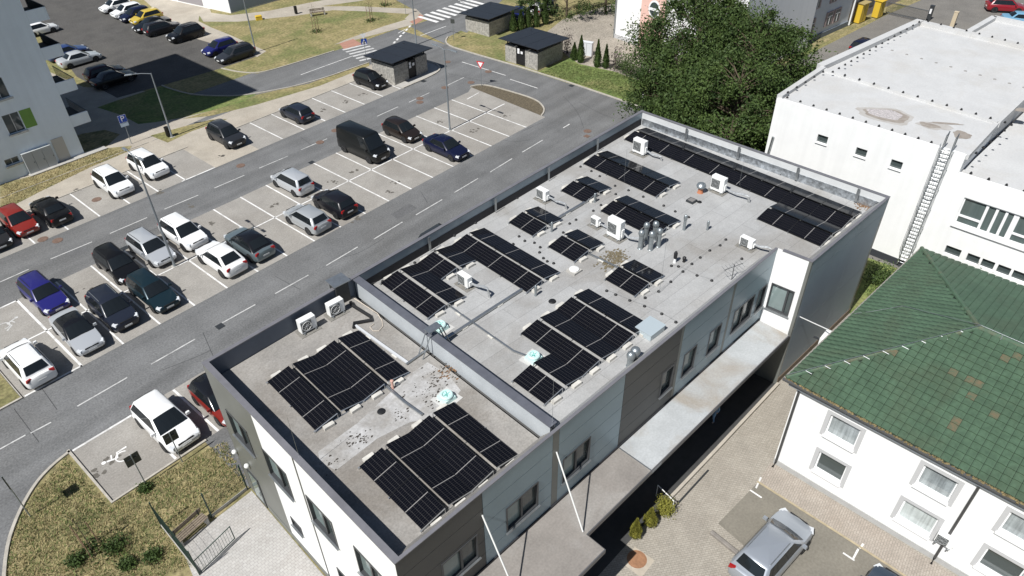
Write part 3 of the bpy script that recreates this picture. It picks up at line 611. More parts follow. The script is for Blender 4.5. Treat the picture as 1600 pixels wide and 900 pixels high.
# ================================================================== THINGS ON THE ROOF
grille_m = mat('fan_grille', (.10, .105, .105), .5)
def ac_unit(px, label, wd=.85, dp=.33, ht=.68, rz=TH, base=None, fan='L', z=RZ, pipe=None):
    """outdoor unit; local -x is the fan face, long side along y"""
    p = gp(*px, z); root = empty('air_conditioner', (p.x, p.y, z), rz); tag(root, label, 'air conditioner', 'outdoor units on the office roof')
    o = MB().box((0, 0, .1+ht/2), (dp, wd, ht)).build('casing', white_p, root); bevel(o, .02, 2)
    g = MB(); fy = wd*.13; fr = min(wd*.31, ht*.42)
    g.box((-dp/2-.008, fy, .1+ht*.5), (.016, fr*2.05, fr*2.05)); g.build('grille', grille_m, root)
    g = MB(); n = 20; ring = [(-dp/2-.02, fy+fr*.93*math.cos(2*math.pi*k/n), .1+ht*.5+fr*.93*math.sin(2*math.pi*k/n)) for k in range(n+1)]
    g.tube(ring, .012, 6)
    for k in range(4): a = math.pi*k/4; g.tube([(-dp/2-.02, fy-fr*.93*math.cos(a), .1+ht*.5-fr*.93*math.sin(a)), (-dp/2-.02, fy+fr*.93*math.cos(a), .1+ht*.5+fr*.93*math.sin(a))], .006, 4)
    g.build('fan_guard', white_p if fan == 'W' else mat('guard_grey', (.3, .31, .31), .5), root)
    for y in (-wd*.36, wd*.36):
        g = MB(); g.box((0, y, .05), (dp+.16, .07, .1)); g.build('foot', metal_grey, root)
    g = MB(); g.box((0, 0, .012), (dp+.35, wd+.25, .024)); g.build('mat', mat('rubber_mat', (.2, .19, .17), .9, var=.2, scale=4), root)
    g = MB(); g.box((dp*.05, -wd/2-.03, .1+ht*.35), (dp*.5, .06, ht*.4)); g.build('valve_cover', white_p, root)
    if pipe:
        g = MB()
        for k, off in enumerate((0, .07, -.06)):
            g.tube([(x+off*.3, y+off, zz+abs(off)*.4) for x, y, zz in pipe], .035 if k else .05, 7)
        auto_smooth(g.build('refrigerant_pipe', mat('pipe_foil', (.55, .56, .56), .4, metal=.6, var=.15, scale=9), root))
    return root
ac_unit((482, 516), 'white air conditioner near the low roof parapet, left of the pair', .85, .36, .72, rz=TH+R(90), fan='W')
ac_unit((526, 490), 'white air conditioner near the black pipe box, right of the pair', .85, .36, .72, rz=TH+R(90), fan='W')
goose = lambda ln, h: [(.1, -.45, .3), (.1, -.7, .32), (.12, -ln*.6, h*.7), (.15, -ln*.85, h), (.2, -ln, h*.95), (.22, -ln-.06, 0)]
ac_unit((727, 446), 'white air conditioner inside the stepped solar array', .8, .34, .62, pipe=goose(1.55, .55))
ac_unit((848, 312), 'white air conditioner beside the parapet in front of two panels', .8, .34, .66, pipe=goose(1.7, .35))
ac_unit((930.5, 353), 'small white air conditioner left of a big unit', .55, .28, .5, pipe=[(.1, -.3, .2), (.1, -.6, .2), (.2, -.8, .1)])
ac_unit((961, 371), 'big white air conditioner beside the cluster of vent cowls', .95, .4, 1.15, pipe=[(.15, -.5, .45), (.15, -.8, .3), (.3, -1.2, .35), (.4, -1.6, .5), (.42, -1.7, .1)])
ac_unit((999, 240), 'tall white air conditioner in front of the long back array', .95, .38, .95, pipe=goose(1.6, .3))
ac_unit((1121, 299), 'tall white air conditioner beside the orange based ventilator', .9, .38, .95, pipe=goose(2.0, .4))
ac_unit((1166, 386), 'low white air conditioner near the right roof edge', .8, .33, .52, pipe=goose(1.3, .45))
# vents and cowls
teal = mat('teal_fan', (.22, .55, .50), .35); pale_teal = mat('pale_teal', (.52, .70, .67), .4, var=.05, scale=4)
def roof_fan(px, label):
    p = gp(*px, RZ); root = empty('roof_fan', (p.x, p.y, RZ), TH); tag(root, label, 'roof fan', 'teal roof fans')
    MB().box((0, 0, .09), (.62, .62, .18), top=.92).build('base', pale_teal, root)
    auto_smooth(MB().lathe((0, 0, .18), [(.24, 0), (.3, .02), (.3, .09), (.26, .13), (.19, .13), (.17, .07)], 24).build('ring', pale_teal, root))
    MB().lathe((0, 0, .22), [(.19, 0), (.18, .02), (.02, .035)], 20).build('hub', teal, root)
    g = MB()
    for k in range(6): a = k*math.pi/3; g.tube([(0, 0, .3), (.2*math.cos(a), .2*math.sin(a), .3)], .012, 4)
    g.build('guard', teal, root)
    MB().box((0, 0, .006), (1.0, 1.0, .012), .1).build('collar', mat('collar_membrane', (.5, .49, .47), .8), root)
roof_fan((688, 513), 'teal roof fan on the upper roof close to the dividing wall'); roof_fan((834, 561), 'teal roof fan in front of the largest panel group'); roof_fan((698, 623), 'teal roof fan on the lower roof beside peeling coating')
steel_pipe = mat('vent_steel', (.33, .36, .37), .38, metal=.7, var=.12, scale=6)
def cowl(px, label, r=.13, h=.9, cat='vent pipe', group='grey vent cowls', m_=None, cap=True):
    p = gp(*px, RZ); root = empty('vent_cowl', (p.x, p.y, RZ)); tag(root, label, cat, group)
    auto_smooth(MB().lathe((0, 0, 0), [(r*1.25, 0), (r*1.2, .03), (r, .05), (r, h)], 16).build('pipe', m_ or steel_pipe, root))
    if cap: auto_smooth(MB().lathe((0, 0, h-.02), [(r*.9, 0), (r*1.32, .03), (r*1.38, .16), (r*1.1, .27), (r*.5, .33), (.01, .345)], 16).build('cap', m_ or steel_pipe, root), 60)
for px, lab in (((1000, 388), 'front left vent cowl of the tall grey cluster'), ((1008, 376), 'back left vent cowl of the tall grey cluster'), ((1016, 390), 'front middle vent cowl of the tall grey cluster'), ((1022, 374), 'back middle vent cowl of the tall grey cluster'), ((1028, 385), 'right vent cowl of the tall grey cluster')): cowl(px, lab)
cowl((1068.5, 359), 'single thin grey vent cowl right of the four panel array', .08, .7); cowl((1105, 359), 'short white capped pipe on the bare roof', .06, .3)
cowl((984, 572), 'front one of two grey pipes at the right roof edge', .15, .55); cowl((991, 565), 'rear one of two grey pipes at the right roof edge', .17, .55)
cowl((929, 316), 'short white mushroom vent below two solar panels', .06, .32); cowl((862, 362), 'low grey mushroom vent at the end of two panels', .06, .35); cowl((837, 462), 'short grey post vent at the end of the stepped array', .06, .35)
for px, lab, h in (((1054, 410), 'tall black bottle shaped vent with a white foot', .75), ((1068.5, 409), 'short black vent beside the tall black one', .35)):
    p = gp(*px, RZ); root = empty('roof_vent', (p.x, p.y, RZ)); tag(root, lab, 'roof vent', 'black roof vents')
    auto_smooth(MB().lathe((0, 0, 0), [(.09, 0), (.075, .05), (.065, h*.35)], 14).build('foot', white_p if h > .5 else black_p, root)); auto_smooth(MB().lathe((0, 0, h*.35), [(.06, 0), (.095, .03), (.105, h*.45), (.06, h*.6), (.02, h*.65)], 14).build('cap', black_p, root))
p = gp(1094, 301, RZ); root = empty('ventilator', (p.x, p.y, RZ)); tag(root, 'grey spinning ventilator on an orange base', 'ventilator')
auto_smooth(MB().lathe((0, 0, 0), [(.2, 0), (.16, .06), (.15, .3)], 16).build('base', mat('terracotta', (.42, .16, .08), .8), root)); auto_smooth(MB().lathe((0, 0, .3), [(.16, 0), (.27, .1), (.3, .2), (.24, .32), (.08, .4), (.01, .41)], 18).build('turbine', steel_pipe, root))
p = gp(1080.5, 315, RZ); root = empty('roof_hatch', (p.x, p.y, RZ), TH); tag(root, 'small dark square hatch lying on the roof', 'hatch'); MB().box((0, 0, .06), (.5, .5, .12)).build('frame', metal_dark, root); MB().box((0, 0, .13), (.36, .36, .02)).build('lid', mat('hatch_lid', (.2, .19, .18), .6), root)
for px, lab, r in (((863, 471), 'round black drain on the upper roof', .17), ((596, 643), 'round black drain on the lower roof', .16), ((1093, 316), 'small black drain beside the square hatch', .12)):
    p = gp(*px, RZ); auto_smooth(tag(MB().lathe((0, 0, 0), [(r*1.2, 0), (r*1.1, .03), (r, .05), (r*.5, .06), (.01, .065)], 16).build('roof_drain', black_p, loc=(p.x, p.y, RZ)), lab, 'drain', 'roof drains'))
p = gp(897, 424, RZ); root = empty('skylight', (p.x, p.y, RZ), TH); tag(root, 'small white round roof hatch at the end of the long row', 'roof hatch'); MB().box((0, 0, .06), (.6, .6, .12)).build('base', concrete, root); auto_smooth(MB().lathe((0, 0, .12), [(.26, 0), (.26, .06), (.18, .09), (.02, .1)], 18).build('dome', white_p, root))
p = gp(1024, 520, RZ); root = empty('roof_cabinet', (p.x-.1, p.y+.25, RZ), TH); tag(root, 'low pale blue sheet metal box at the right roof edge', 'box'); bevel(MB().box((0, 0, .17), (1.1, .9, .34)).build('case', mat('pale_blue_sheet', (.50, .57, .60), .45, metal=.3), root)); MB().box((0, 0, .355), (1.16, .96, .03)).build('lid', MATS['pale_blue_sheet'], root)
p = gp(536, 470, RZ); root = empty('pipe_box', (p.x, p.y, RZ), TH); tag(root, 'dark pipe box standing in the corner of the lower roof', 'pipe box'); bevel(MB().box((0, .1, .62), (.75, .6, 1.24)).build('case', mat('dark_box', (.03, .032, .033), .6, bump=.5, bscale=8), root)); MB().box((0, .1, 1.26), (.95, .85, .04)).build('lid', metal_grey, root)
g = MB()
pl = [gp(x, y, RZ+.09) for x, y in ((548, 472), (552, 478), (578, 494), (581, 500), (553, 505), (553, 512))]
g.tube(pl, .09, 8); tag(auto_smooth(g.build('insulated_pipe', black_p)), 'thick black insulated pipe bent across the lower roof', 'pipe')
g = MB(); g.tube([gp(x, y, RZ+.03) for x, y in ((553, 466), (575, 480), (590, 490), (597, 501), (598, 510), (592, 517), (583, 517), (578, 511), (584, 506))], .02, 6); tag(auto_smooth(g.build('hose', mat('beige_hose', (.55, .48, .4), .6))), 'thin beige hose curled on the lower roof by the black pipe', 'hose')
# cable ducts
def duct(name, px, label, wd=.14, h=.09, m_=metal_grey, z=RZ):
    g = MB(); strip(g, [tuple(gp(x, y, z)[:2]) for x, y in px], wd, z+.05, z+.05+h); root = g.build(name, m_); tag(root, label, 'cable duct', 'cable ducts on the roof')
    k = 0
    for a, b in zip(px, px[1:]):
        A, B = gp(*a, z), gp(*b, z); n_ = int((B-A).length/1.6)
        for i in range(n_):
            c = A+(B-A)*(i+.5)/n_; MB().box((c.x, c.y, z+.025), (.35, .22, .05), math.atan2(B.y-A.y, B.x-A.x)).build('support_block', MATS['ballast_concrete'], root)
duct('cable_duct', [(690, 536), (760, 490), (838, 440)], 'long grey cable duct from the dividing wall to the stepped array')
duct('cable_duct', [(868, 345), (905, 323), (926, 310)], 'short grey cable duct between two small arrays')
duct('cable_duct', [(700, 478), (735, 503), (802, 550), (850, 568)], 'thin grey cable duct crossing towards the largest panel group', .09, .06)
duct('cable_duct', [(556, 511), (600, 543), (637, 569)], 'pale cable duct along the side of the lower roof array', .12, .09, mat('duct_white', (.55, .56, .57), .5))
duct('cable_duct', [(600, 602), (632, 630), (660, 650)], 'thin blue grey duct linking the two lower roof arrays', .1, .08)
duct('cable_duct', [(918, 397), (962, 418), (975, 424)], 'short grey duct beside the mossy patch', .09, .06)
duct('cable_duct', [(635, 571), (668, 548)], 'short grey duct from the lower array up to the dividing wall', .09, .06)
# ladder-like cable bridge over the dividing wall
root = empty('cable_bridge', (0, 0, 0)); tag(root, 'grey metal cable bridge over the wall between both roofs', 'cable bridge')
a0, a1, b0 = gp(652, 558, RZ), gp(670, 545, RZ), gp(672, 516, HT+.05)
for k, off in enumerate((0, .32)):
    g = MB(); v = Vector((.05, -off, 0)); g.tube([a0+v, Vector((b0.x-.25, b0.y, HT+.25))+v, Vector((b0.x+.35, b0.y-.03, HT+.25))+v, Vector((b0.x+.75, b0.y-.06, RZ))+v], .03, 6); g.build('side_rail', metal_grey, root)
g = MB(); g.box((b0.x+.05, b0.y-.16, HT+.26), (.75, .42, .04), TH); g.build('tread', metal_grey, root)
p = gp(614, 607, RZ); root = empty('pipe_stub', (p.x, p.y, RZ)); tag(root, 'short pinkish copper pipe stub beside the lower roof array', 'pipe stub'); auto_smooth(MB().lathe((0, 0, 0), [(.07, 0), (.06, .02), (.06, .42), (.075, .43), (.075, .5), (.03, .52)], 12).build('pipe', mat('copper_pink', (.55, .33, .27), .5), root))
# lightning conductors: wire with holders
hold_me = MB().lathe((0, 0, 0), [(.085, 0), (.08, .05), (.05, .09), (.02, .11)], 10).mesh('holder', black_p)
def conductor(px, label, z=RZ, n_ext=0, wire=True, me=None, cat='conductor'):
    pts = [gp(x, y, z) for x, y in px]; root = empty('lightning_conductor', (pts[0].x, pts[0].y, z)); tag(root, label, cat, 'lightning conductors')
    for p in pts: inst('holder', me or hold_me, root, p-pts[0])
    if wire:
        g = MB(); g.tube([p-pts[0]+Vector((0, 0, .11)) for p in pts], .006, 4); g.build('wire', mat('wire', (.16, .16, .16), .5), root)
conductor([(576, 447), (598, 440), (614, 430), (648, 411), (660, 404), (680, 393), (690, 378), (701, 371), (710, 369), (719, 360), (743, 349)], 'lightning conductor along the left edge of the stepped array')
conductor([(808, 310), (821, 300), (833, 294), (850, 281), (881, 265), (897, 255), (907, 248), (922, 237), (940, 225), (965, 211), (982, 199), (997, 190)], 'lightning conductor along the left parapet towards the far corner')
conductor([(1019, 192), (1029, 196), (1054, 206), (1076, 217), (1097, 226), (1122, 235), (1151, 248), (1220, 273), (1245, 281), (1276, 292), (1303, 301), (1333, 312)], 'lightning conductor along the back parapet')
conductor([(982, 455), (1008, 466), (1029, 456), (1048, 441), (1067, 425), (1081, 413), (1094, 403), (1109, 392), (1125, 384), (1134, 375)], 'lightning conductor running across the bare right part of the roof')
conductor([(1049, 416), (1060, 417), (1089, 431), (1112, 439), (1159, 405)], 'lightning conductor from the black vents to the right edge')
conductor([(802, 382), (811, 370), (820, 377), (835, 380), (844, 387), (843, 395), (849, 404), (855, 409), (865, 412)], 'lightning conductor between the stepped array and the small arrays', wire=False)
conductor([(907, 261), (924, 268), (937, 276), (961, 291), (962, 304), (982, 298), (1005, 308), (1037, 322), (1055, 331), (1076, 340)], 'lightning conductor behind the middle arrays', wire=False)
conductor([(880, 364), (890, 350), (900, 344), (927, 330), (939, 321)], 'lightning conductor below the two panel array', wire=False)
conductor([(948, 455), (962, 461), (984, 470), (1007, 479), (1034, 491), (1056, 504)], 'lightning conductor right of the largest panel group')
conductor([(356, 573), (383, 558), (410, 544), (432, 528), (452, 515)], 'lightning conductor along the lower roof parapet', wire=False)
# slender lightning rods
for px, lab, h in (((1030, 458), 'thin vertical lightning rod in front of two panels', 3.4), ((852, 352), 'thin vertical lightning rod beside the parapet unit', 2.4), ((975, 283), 'thin vertical lightning rod among the six panels', 2.2), ((1155, 288), 'thin vertical lightning rod by the back array', 2.0), ((863, 660), 'thin lightning rod on the corner where both roofs meet', 2.6), ((467, 712), 'thin lightning rod on the front parapet', 2.2)):
    p = gp(*px, RZ if 'corner' not in lab and 'front parapet' not in lab else HT); tag(MB().tube([(0, 0, 0), (0, 0, h)], .009, 5, r2=.005).build('lightning_rod', metal_grey, loc=p), lab, 'lightning rod', 'lightning rods')
# aerial
p = gp(1143, 437, RZ); root = empty('tv_aerial', (p.x, p.y, RZ)); tag(root, 'fallen black television aerial at the right roof edge', 'aerial')
MB().tube([(0, 0, 0), (.1, .05, .9)], .02, 6).build('mast', metal_dark, root); MB().tube([(-.5, .3, .75), (.55, -.2, .85)], .015, 5).build('boom', metal_dark, root)
for k in range(6):
    c = Vector((-.45+.19*k, .28-.09*k, .76+.015*k)); MB().tube([c-Vector((.12, .24, .04)), c+Vector((.12, .24, .04))], .009, 4).build('element', metal_dark, root)

# ================================================================== APARTMENT BLOCK (left)
ap = empty('apartment_block', (-20, 30, 0)); tag(ap, 'tall pale apartment block with balconies and a green window field', 'building')
apw = mat('pale_render', (.74, .81, .85), .85, var=.03, scale=.6, bump=.15, bscale=30, vst=.05)
def abs_(mb, name, m_): o = mb.build(name, m_); o.parent = ap; o.matrix_parent_inverse = Matrix.Translation((20, -30, 0)); return o
AP0, AP1 = Vector((-40, 22.85)), Vector((-7.4, 22.85)); AH = 24.2
d, n = fax(AP0, AP1)
wins = [(AP1.x-x0, AP1.x-x1, z0, z1) for x0, x1, z0, z1 in ()]
S = lambda X: X-AP0.x
holes = []
for fl in range(8):
    z0 = 3.82+3.0*(fl)
    if z0+1.7 < AH: holes += [(S(-12.3), S(-11.02), z0, z0+1.66), (S(-17.5), S(-16.1), z0, z0+1.66), (S(-22.5), S(-21.1), z0, z0+1.66)]
holes += [(S(-13.6), S(-12.5), 1.35, 1.9)]
g = MB()
for a, b, c, e in subtract(0, S(-7.4), 0, AH, holes): wallbox(g, AP0, d, n, a, b, c, e, -.3, 0)
abs_(g, 'wall', apw)
MB_ = MB(); MB_.prism([(-40, 23.15), (-7.4, 23.15), (-7.4, 39.6), (-40, 39.6)], 0, AH); abs_(MB_, 'wall', apw)
green_f = mat('green_field', (.16, .30, .06), .7, var=.06, scale=2)
for i, h in enumerate(holes):
    g = MB(); wallbox(g, AP0, d, n, h[0], h[1], h[2], h[3], -.2, -.16); pn = abs_(g, 'window', pane_d)
    g = MB()
    for q in (0, .5, 1): x = h[0]+(h[1]-h[0])*q; wallbox(g, AP0, d, n, x-.03, x+.03, h[2], h[3], -.16, -.10)
    wallbox(g, AP0, d, n, h[0]-.1, h[1]+.15, h[2]-.16, h[2]-.02, .002, .2); o = g.build('window_frame', metal_grey); o.parent = pn
    if i == 0: g = MB(); wallbox(g, AP0, d, n, h[1]+.06, h[1]+1.0, h[2]+.04, h[3], .001, .012); abs_(g, 'colour_field', green_f)
for k in range(3):
    g = MB(); wallbox(g, AP0, d, n, S(-12.28+.81*k), S(-12.28+.81*k+.79), .02, 2.0, .0, .35); dd = abs_(g, 'meter_cabinet_door', mat('cabinet_grey', (.42, .44, .44), .6))
    g = MB(); wallbox(g, AP0, d, n, S(-12.28+.81*k+.68), S(-12.28+.81*k+.72), .95, 1.08, .35, .38); o = g.build('handle', metal_dark); o.parent = dd
g = MB(); wallbox(g, AP0, d, n, S(-9.6), S(-8.6), .1, 2.25, .001, .05); abs_(g, 'door', mat('cream_door', (.52, .5, .45), .6))
g = MB(); wallbox(g, AP0, d, n, S(-12.4), S(-5.6), 0, .12, .0, .75); abs_(g, 'apron', concrete)
for k in range(8):
    zb = 2.72+3.06*k
    if zb > AH-1: break
    for y0, y1 in ((22.86, 27.2), (30.0, 34.4), (35.4, 39.5)):
        g = MB(); g.prism([(-7.4, y0+.12), (-5.8, y0+.12), (-5.8, y1), (-7.4, y1)], zb-.05, zb+.12); b = abs_(g, 'balcony_slab', mat('painted_balcony_shade', (.05, .05, .05), .8))  # slab coloured near black to carry the deep shade inside the balcony
        for q in ([(-7.39, y0-.0), (-5.8, y0), (-5.8, y0+.12), (-7.39, y0+.12)],):
            g = MB(); g.prism(q, zb-.06, zb+.96); o = g.build('balcony_parapet', apw); o.parent = b
        g = MB()
        for j in range(22): y = y0+.15+j*(y1-y0-.2)/21; g.box((-5.83, y, zb+.55), (.025, .025, .85))
        g.box((-5.83, (y0+y1)/2, zb+1.0), (.05, y1-y0, .05)); o = g.build('railing', metal_dark); o.parent = b
        if k > 1 or y0 > 28: g = MB(); g.box((-5.775, (y0+y1)/2+.06, zb+.52), (.04, y1-y0-.12, .92)); o = g.build('balustrade_panel', MATS['painted_balcony_shade']); o.parent = b  # same painted shade on the panel, for its unlit inner face
g = MB(); g.prism([(-40.2, 22.65), (-7.2, 22.65), (-7.2, 39.8), (-40.2, 39.8)], AH, AH+.15); abs_(g, 'roof', concrete)

# ================================================================== WHITE FLAT ROOFED BUILDING (right)
wb = empty('white_building', (24, -36, 0)); tag(wb, 'white flat roofed building with a caged ladder behind the solar roof', 'building')
WP, WQ = Vector((22.97, -28.4)), Vector((22.3, -41.2)); WR = Vector((21.6, -56)); WT = 9.2; WT2 = 7.95
roofw = mat('white_membrane', (.50, .50, .495), .8, var=.05, scale=.6, stain=(.45, .435, .41), stain_s=.3, stain_a=.6, speck=.05, speck_s=8)
wpl = mat('white_wall', (.80, .80, .79), .85, var=.02, scale=1, bump=.1, bscale=50, vst=.05)
def wch(mb, name, m_, parent=None):
    o = mb.build(name, m_); o.parent = parent or wb; o.matrix_parent_inverse = Matrix() if parent else Matrix.Translation((-24, 36, 0)); return o
d1, n1 = fax(WP, WQ)
far1 = gp(1438, 31, 9.45).xy; far2 = far1+Vector((-1.4, -11.9))
g = MB(); g.prism([WP+Vector((.3, 0)), WQ+Vector((.3, 0)), WQ+Vector((10, -.45)), Vector((31.6, -28.95))], 0, WT-.3); wch(g, 'wall', wpl)
win1 = [(3.55, 4.3, 7.0, 7.6), (6.35, 7.1, 6.95, 7.55), (8.75, 9.5, 6.9, 7.5)]
g = MB(); hl = [(a, b, c, e) for a, b, c, e in win1]
for a, b, c, e in subtract(0, (WQ-WP).length, 0, WT, hl): wallbox(g, WP, d1, n1, a, b, c, e, -.29, 0)
wch(g, 'wall', wpl)
for a, b, c, e in win1:
    g = MB(); wallbox(g, WP, d1, n1, a, b, c, e, -.22, -.17); wch(g, 'window', pane_d)
    g = MB(); wallbox(g, WP, d1, n1, a-.05, b+.05, c-.06, c-.004, .002, .09); wch(g, 'window_sill', wpl)
# plinth
g = MB(); wallbox(g, WP, d1, n1, 0, (WQ-WP).length, 0, .55, .001, .04); wch(g, 'plinth', mat('dark_plinth', (.03, .033, .04), .8))
# front strip roof, raised kerb, larger roof behind
g = MB(); g.prism([WP+Vector((.05, -.05)), WQ+Vector((.05, .05)), WQ+Vector((6.3, -.3)), WP+Vector((7.4, -.3))], WT-.3, WT-.06); wch(g, 'roof', roofw)
g = MB(); g.prism([WP+Vector((7.3, .05)), WQ+Vector((6.2, -.3)), far2, far1], 0, WT-.10); wch(g, 'roof', roofw)
def edge(a, b, wd, h, name='roof_edge'):
    g = MB(); strip(g, [tuple(a), tuple(b)], wd, WT-.32, WT+h); wch(g, name, roofw)
edge(WP+Vector((.2, -.1)), WP+Vector((7.4, -.35)), .4, .22); edge(WP+Vector((7.35, -.1)), WQ+Vector((6.25, -.3)), .35, .12)
edge(WP+Vector((7.4, -.1)), far1, .6, .28); edge(far1+Vector((0, .2)), far2, .6, .2); edge(WQ+Vector((.2, .0)), WQ+Vector((6.3, -.25)), .3, .02); edge(WQ+Vector((6.3, -.25)), far2+Vector((-.5, .4)), .4, .10)
g = MB(); g.prism([far1+Vector((1, -3.2)), far1+Vector((9, -4.2)), far1+Vector((8.2, -14)), far2+Vector((.3, 1))], 0, WT-1.2); wch(g, 'roof', roofw)
for a, b in (((1, -3.2), (9, -4.2)), ((9, -4.2), (8.2, -14))): g = MB(); strip(g, [tuple(far1+Vector(a)), tuple(far1+Vector(b))], .5, WT-1.3, WT-.85); wch(g, 'roof_edge', roofw)
# lower wing to the right with bands of windows
d2, n2 = fax(WQ, WR); L2 = (WR-WQ).length
big = [(.85+3.15*k, .85+3.15*k+3.0, 4.5, 6.55) for k in range(4)]
lowb = [(1.0, 1.95, 2.25, 2.9), (2.35, 3.1, 2.25, 2.9), (3.25, 4.0, 2.25, 2.9), (4.2, 4.95, 2.25, 2.9), (5.1, 5.9, 2.25, 2.9), (6.1, 6.9, 2.25, 2.9)]
g = MB()
for a, b, c, e in subtract(.001, L2, 0, WT2, [(.85, .85+3.15*4-.15, 4.5, 6.55)]+lowb): wallbox(g, WQ, d2, n2, a, b, c, e, -.3, .004)
wch(g, 'wall', wpl)
g = MB(); g.prism([WQ+Vector((.3, -.02)), WR+Vector((.3, 0)), WR+Vector((26, -1)), far2], 0, WT2-.1); wch(g, 'roof', roofw)
g = MB(); strip(g, [tuple(WQ+Vector((.1, -.2))), tuple(WR+Vector((.1, 0)))], .1, WT2-.1, WT2+.03); wch(g, 'roof_edge', wpl)
upvc = mat('white_frame', (.80, .80, .80), .4)
for bi, (a, b, c, e) in enumerate(big):
    g = MB(); wallbox(g, WQ, d2, n2, a, b, c, e, -.26, -.2); wn = wch(g, 'window', mat('pane_green', (.10, .13, .125), .06, spec=.6, vst=.3, vsc=(3, 3, .2)))
    g = MB(); cuts = [0, .47, .66, .84, 1.0] if bi == 0 else [0, .33, .66, 1.0]
    for q in cuts: x = a+(b-a)*q; wallbox(g, WQ, d2, n2, x-.08, x+.08, c, e, -.2, -.12)
    wallbox(g, WQ, d2, n2, a, b, c, c+.18, -.2, -.121); wallbox(g, WQ, d2, n2, a, b, e-.12, e, -.2, -.121); wallbox(g, WQ, d2, n2, a, b if bi else a+(b-a)*.47, c+.62, c+.75, -.2, -.122)
    wch(g, 'window_frame', upvc, wn)
    g = MB(); wallbox(g, WQ, d2, n2, a-.1, b+.05, c-.09, c-.003, .0, .14); wch(g, 'window_sill', upvc, wn)
for a, b, c, e in lowb:
    g = MB(); wallbox(g, WQ, d2, n2, a, b, c, e, -.26, -.2); wch(g, 'window', pane_d)
# puddle scar on the strip roof
def blob(px, z, rx, ry, ang, jit, n_=28, seed=1):
    q = gp(*px, z); r_ = random.Random(seed); ph = [r_.uniform(0, 6.28) for _ in range(4)]; out = []
    for t in range(n_):
        a = 2*math.pi*t/n_; k = 1+jit*(.5*math.sin(2*a+ph[0])+.35*math.sin(3*a+ph[1])+.3*math.sin(5*a+ph[2])+.2*math.sin(8*a+ph[3])); X, Y = rx*k*math.cos(a), ry*k*math.sin(a)
        out.append((q.x+X*math.cos(ang)-Y*math.sin(ang), q.y+X*math.sin(ang)+Y*math.cos(ang), z))
    return out
zs_ = WT-.06; silt1 = mat('silt_stain_pale', (.36, .335, .305), .9, col2=(.44, .425, .405), scale=1.6, detail=7); silt2 = mat('silt_stain', (.235, .20, .172), .9, col2=(.32, .29, .255), scale=2.2, detail=7)
for k, (px, rx, ry, ang, jit, m_, sd_) in enumerate((((1384, 180), 1.15, 2.0, .25, .22, silt1, 3), ((1386, 180), .92, 1.6, .25, .2, silt2, 3), ((1383, 178), .68, 1.25, .25, .2, mat('dried_puddle', (.42, .39, .385), .85, var=.28, scale=7, bump=.6, bscale=9, speck=.2, speck_s=12), 3),
    ((1460, 197), .6, 1.0, .2, .3, silt1, 5), ((1452, 196), .42, .55, .2, .3, silt2, 6), ((1478, 193), .14, 1.15, .5, .25, silt2, 7), ((1503, 211), .55, .6, .2, .25, silt2, 8), ((1596, 172), .35, .5, .2, .3, silt2, 9))):
    g = MB(); g.poly([(x, y, z+.004+.0015*k) for x, y, z in blob(px, zs_ if px[0] < 1550 else WT-.1, rx, ry, ang, jit, seed=sd_)]); wch(g, 'stain', m_)
# drain spouts and cables
g = MB(); a = wallp(1209, 213, WP, WQ); b = wallp(1198, 250, WP, WQ); g.tube([(a.x-.1, a.y, a.z), (b.x-.1, b.y, b.z)], .09, 8); wch(g, 'downpipe', metal_grey)
g = MB(); a = gp(1395, 218, WT+.1); 
# conductor holders on its roofs
tri = MB().lathe((0, 0, 0), [(.10, 0), (.07, .08), (.02, .14)], 6).mesh('holder', black_p)
def dots(pa, pb, n_, z, lab, wire=False, me=tri):
    conductor([(pa[0]+(pb[0]-pa[0])*i/(n_-1), pa[1]+(pb[1]-pa[1])*i/(n_-1)) for i in range(n_)], lab, z, wire=wire, me=me)
dots((1230, 153), (1455, 223), 12, WT-.06, 'row of black conductor holders along the front edge of the white roof')
dots((1231, 145), (1286, 113), 5, WT+.22, 'short row of black holders on the left edge of the white strip roof')
dots((1301, 113), (1436, 35), 15, WT+.28, 'long row of black holders on the left edge of the white main roof')
dots((1320, 118), (1570, 192), 12, WT+.12, 'row of black holders on the step between the white roofs')
dots((1450, 34), (1590, 68), 8, WT+.2, 'row of black holders on the far edge of the white main roof')
dots((1394, 79), (1600, 137), 10, WT-.1, 'row of grey holders across the middle of the white main roof', me=MB().lathe((0, 0, 0), [(.12, 0), (.1, .04), (.02, .06)], 8).mesh('holder', mat('grey_holder', (.25, .24, .23), .8)))
dots((1525, 240), (1580, 196), 6, WT+.03, 'row of black holders descending the end of the white strip roof')
dots((1517, 271), (1600, 299), 4, WT2-.05, 'row of black holders on the lower white wing')
# ladder with safety cage
ld = empty('caged_ladder', (22.2, -40.1, 0)); tag(ld, 'tall grey caged ladder fixed to the white wall', 'ladder')
def lch(mb, nm, m_=metal_grey): o = mb.build(nm, m_); o.parent = ld; o.matrix_parent_inverse = Matrix.Translation((-22.2, 40.1, 0)); return o
LX, LY0, LY1 = WQ.x-.22+.06, -39.8, -40.35
for y in (LY0, LY1): g = MB(); g.tube([(LX, y, .3), (LX, y, WT+1.0), (LX+.5, y, WT+1.1), (LX+.55, y, WT-.05)], .035, 6); lch(g, 'stile')
for k in range(32):
    z = .5+.28*k
    if z < WT+.2: g = MB(); g.tube([(LX, LY0, z), (LX, LY1, z)], .02, 5); lch(g, 'rung')
hoop = [(LX-.72*math.sin(t*math.pi/10), (LY0+LY1)/2+.42*math.cos(t*math.pi/10), 0) for t in range(11)]
for z in (1.6, 2.3, 3.7, 5.2, 6.7, 8.2, 9.6): g = MB(); g.tube([(x, y, z) for x, y, _ in hoop], .02, 5); lch(g, 'hoop')
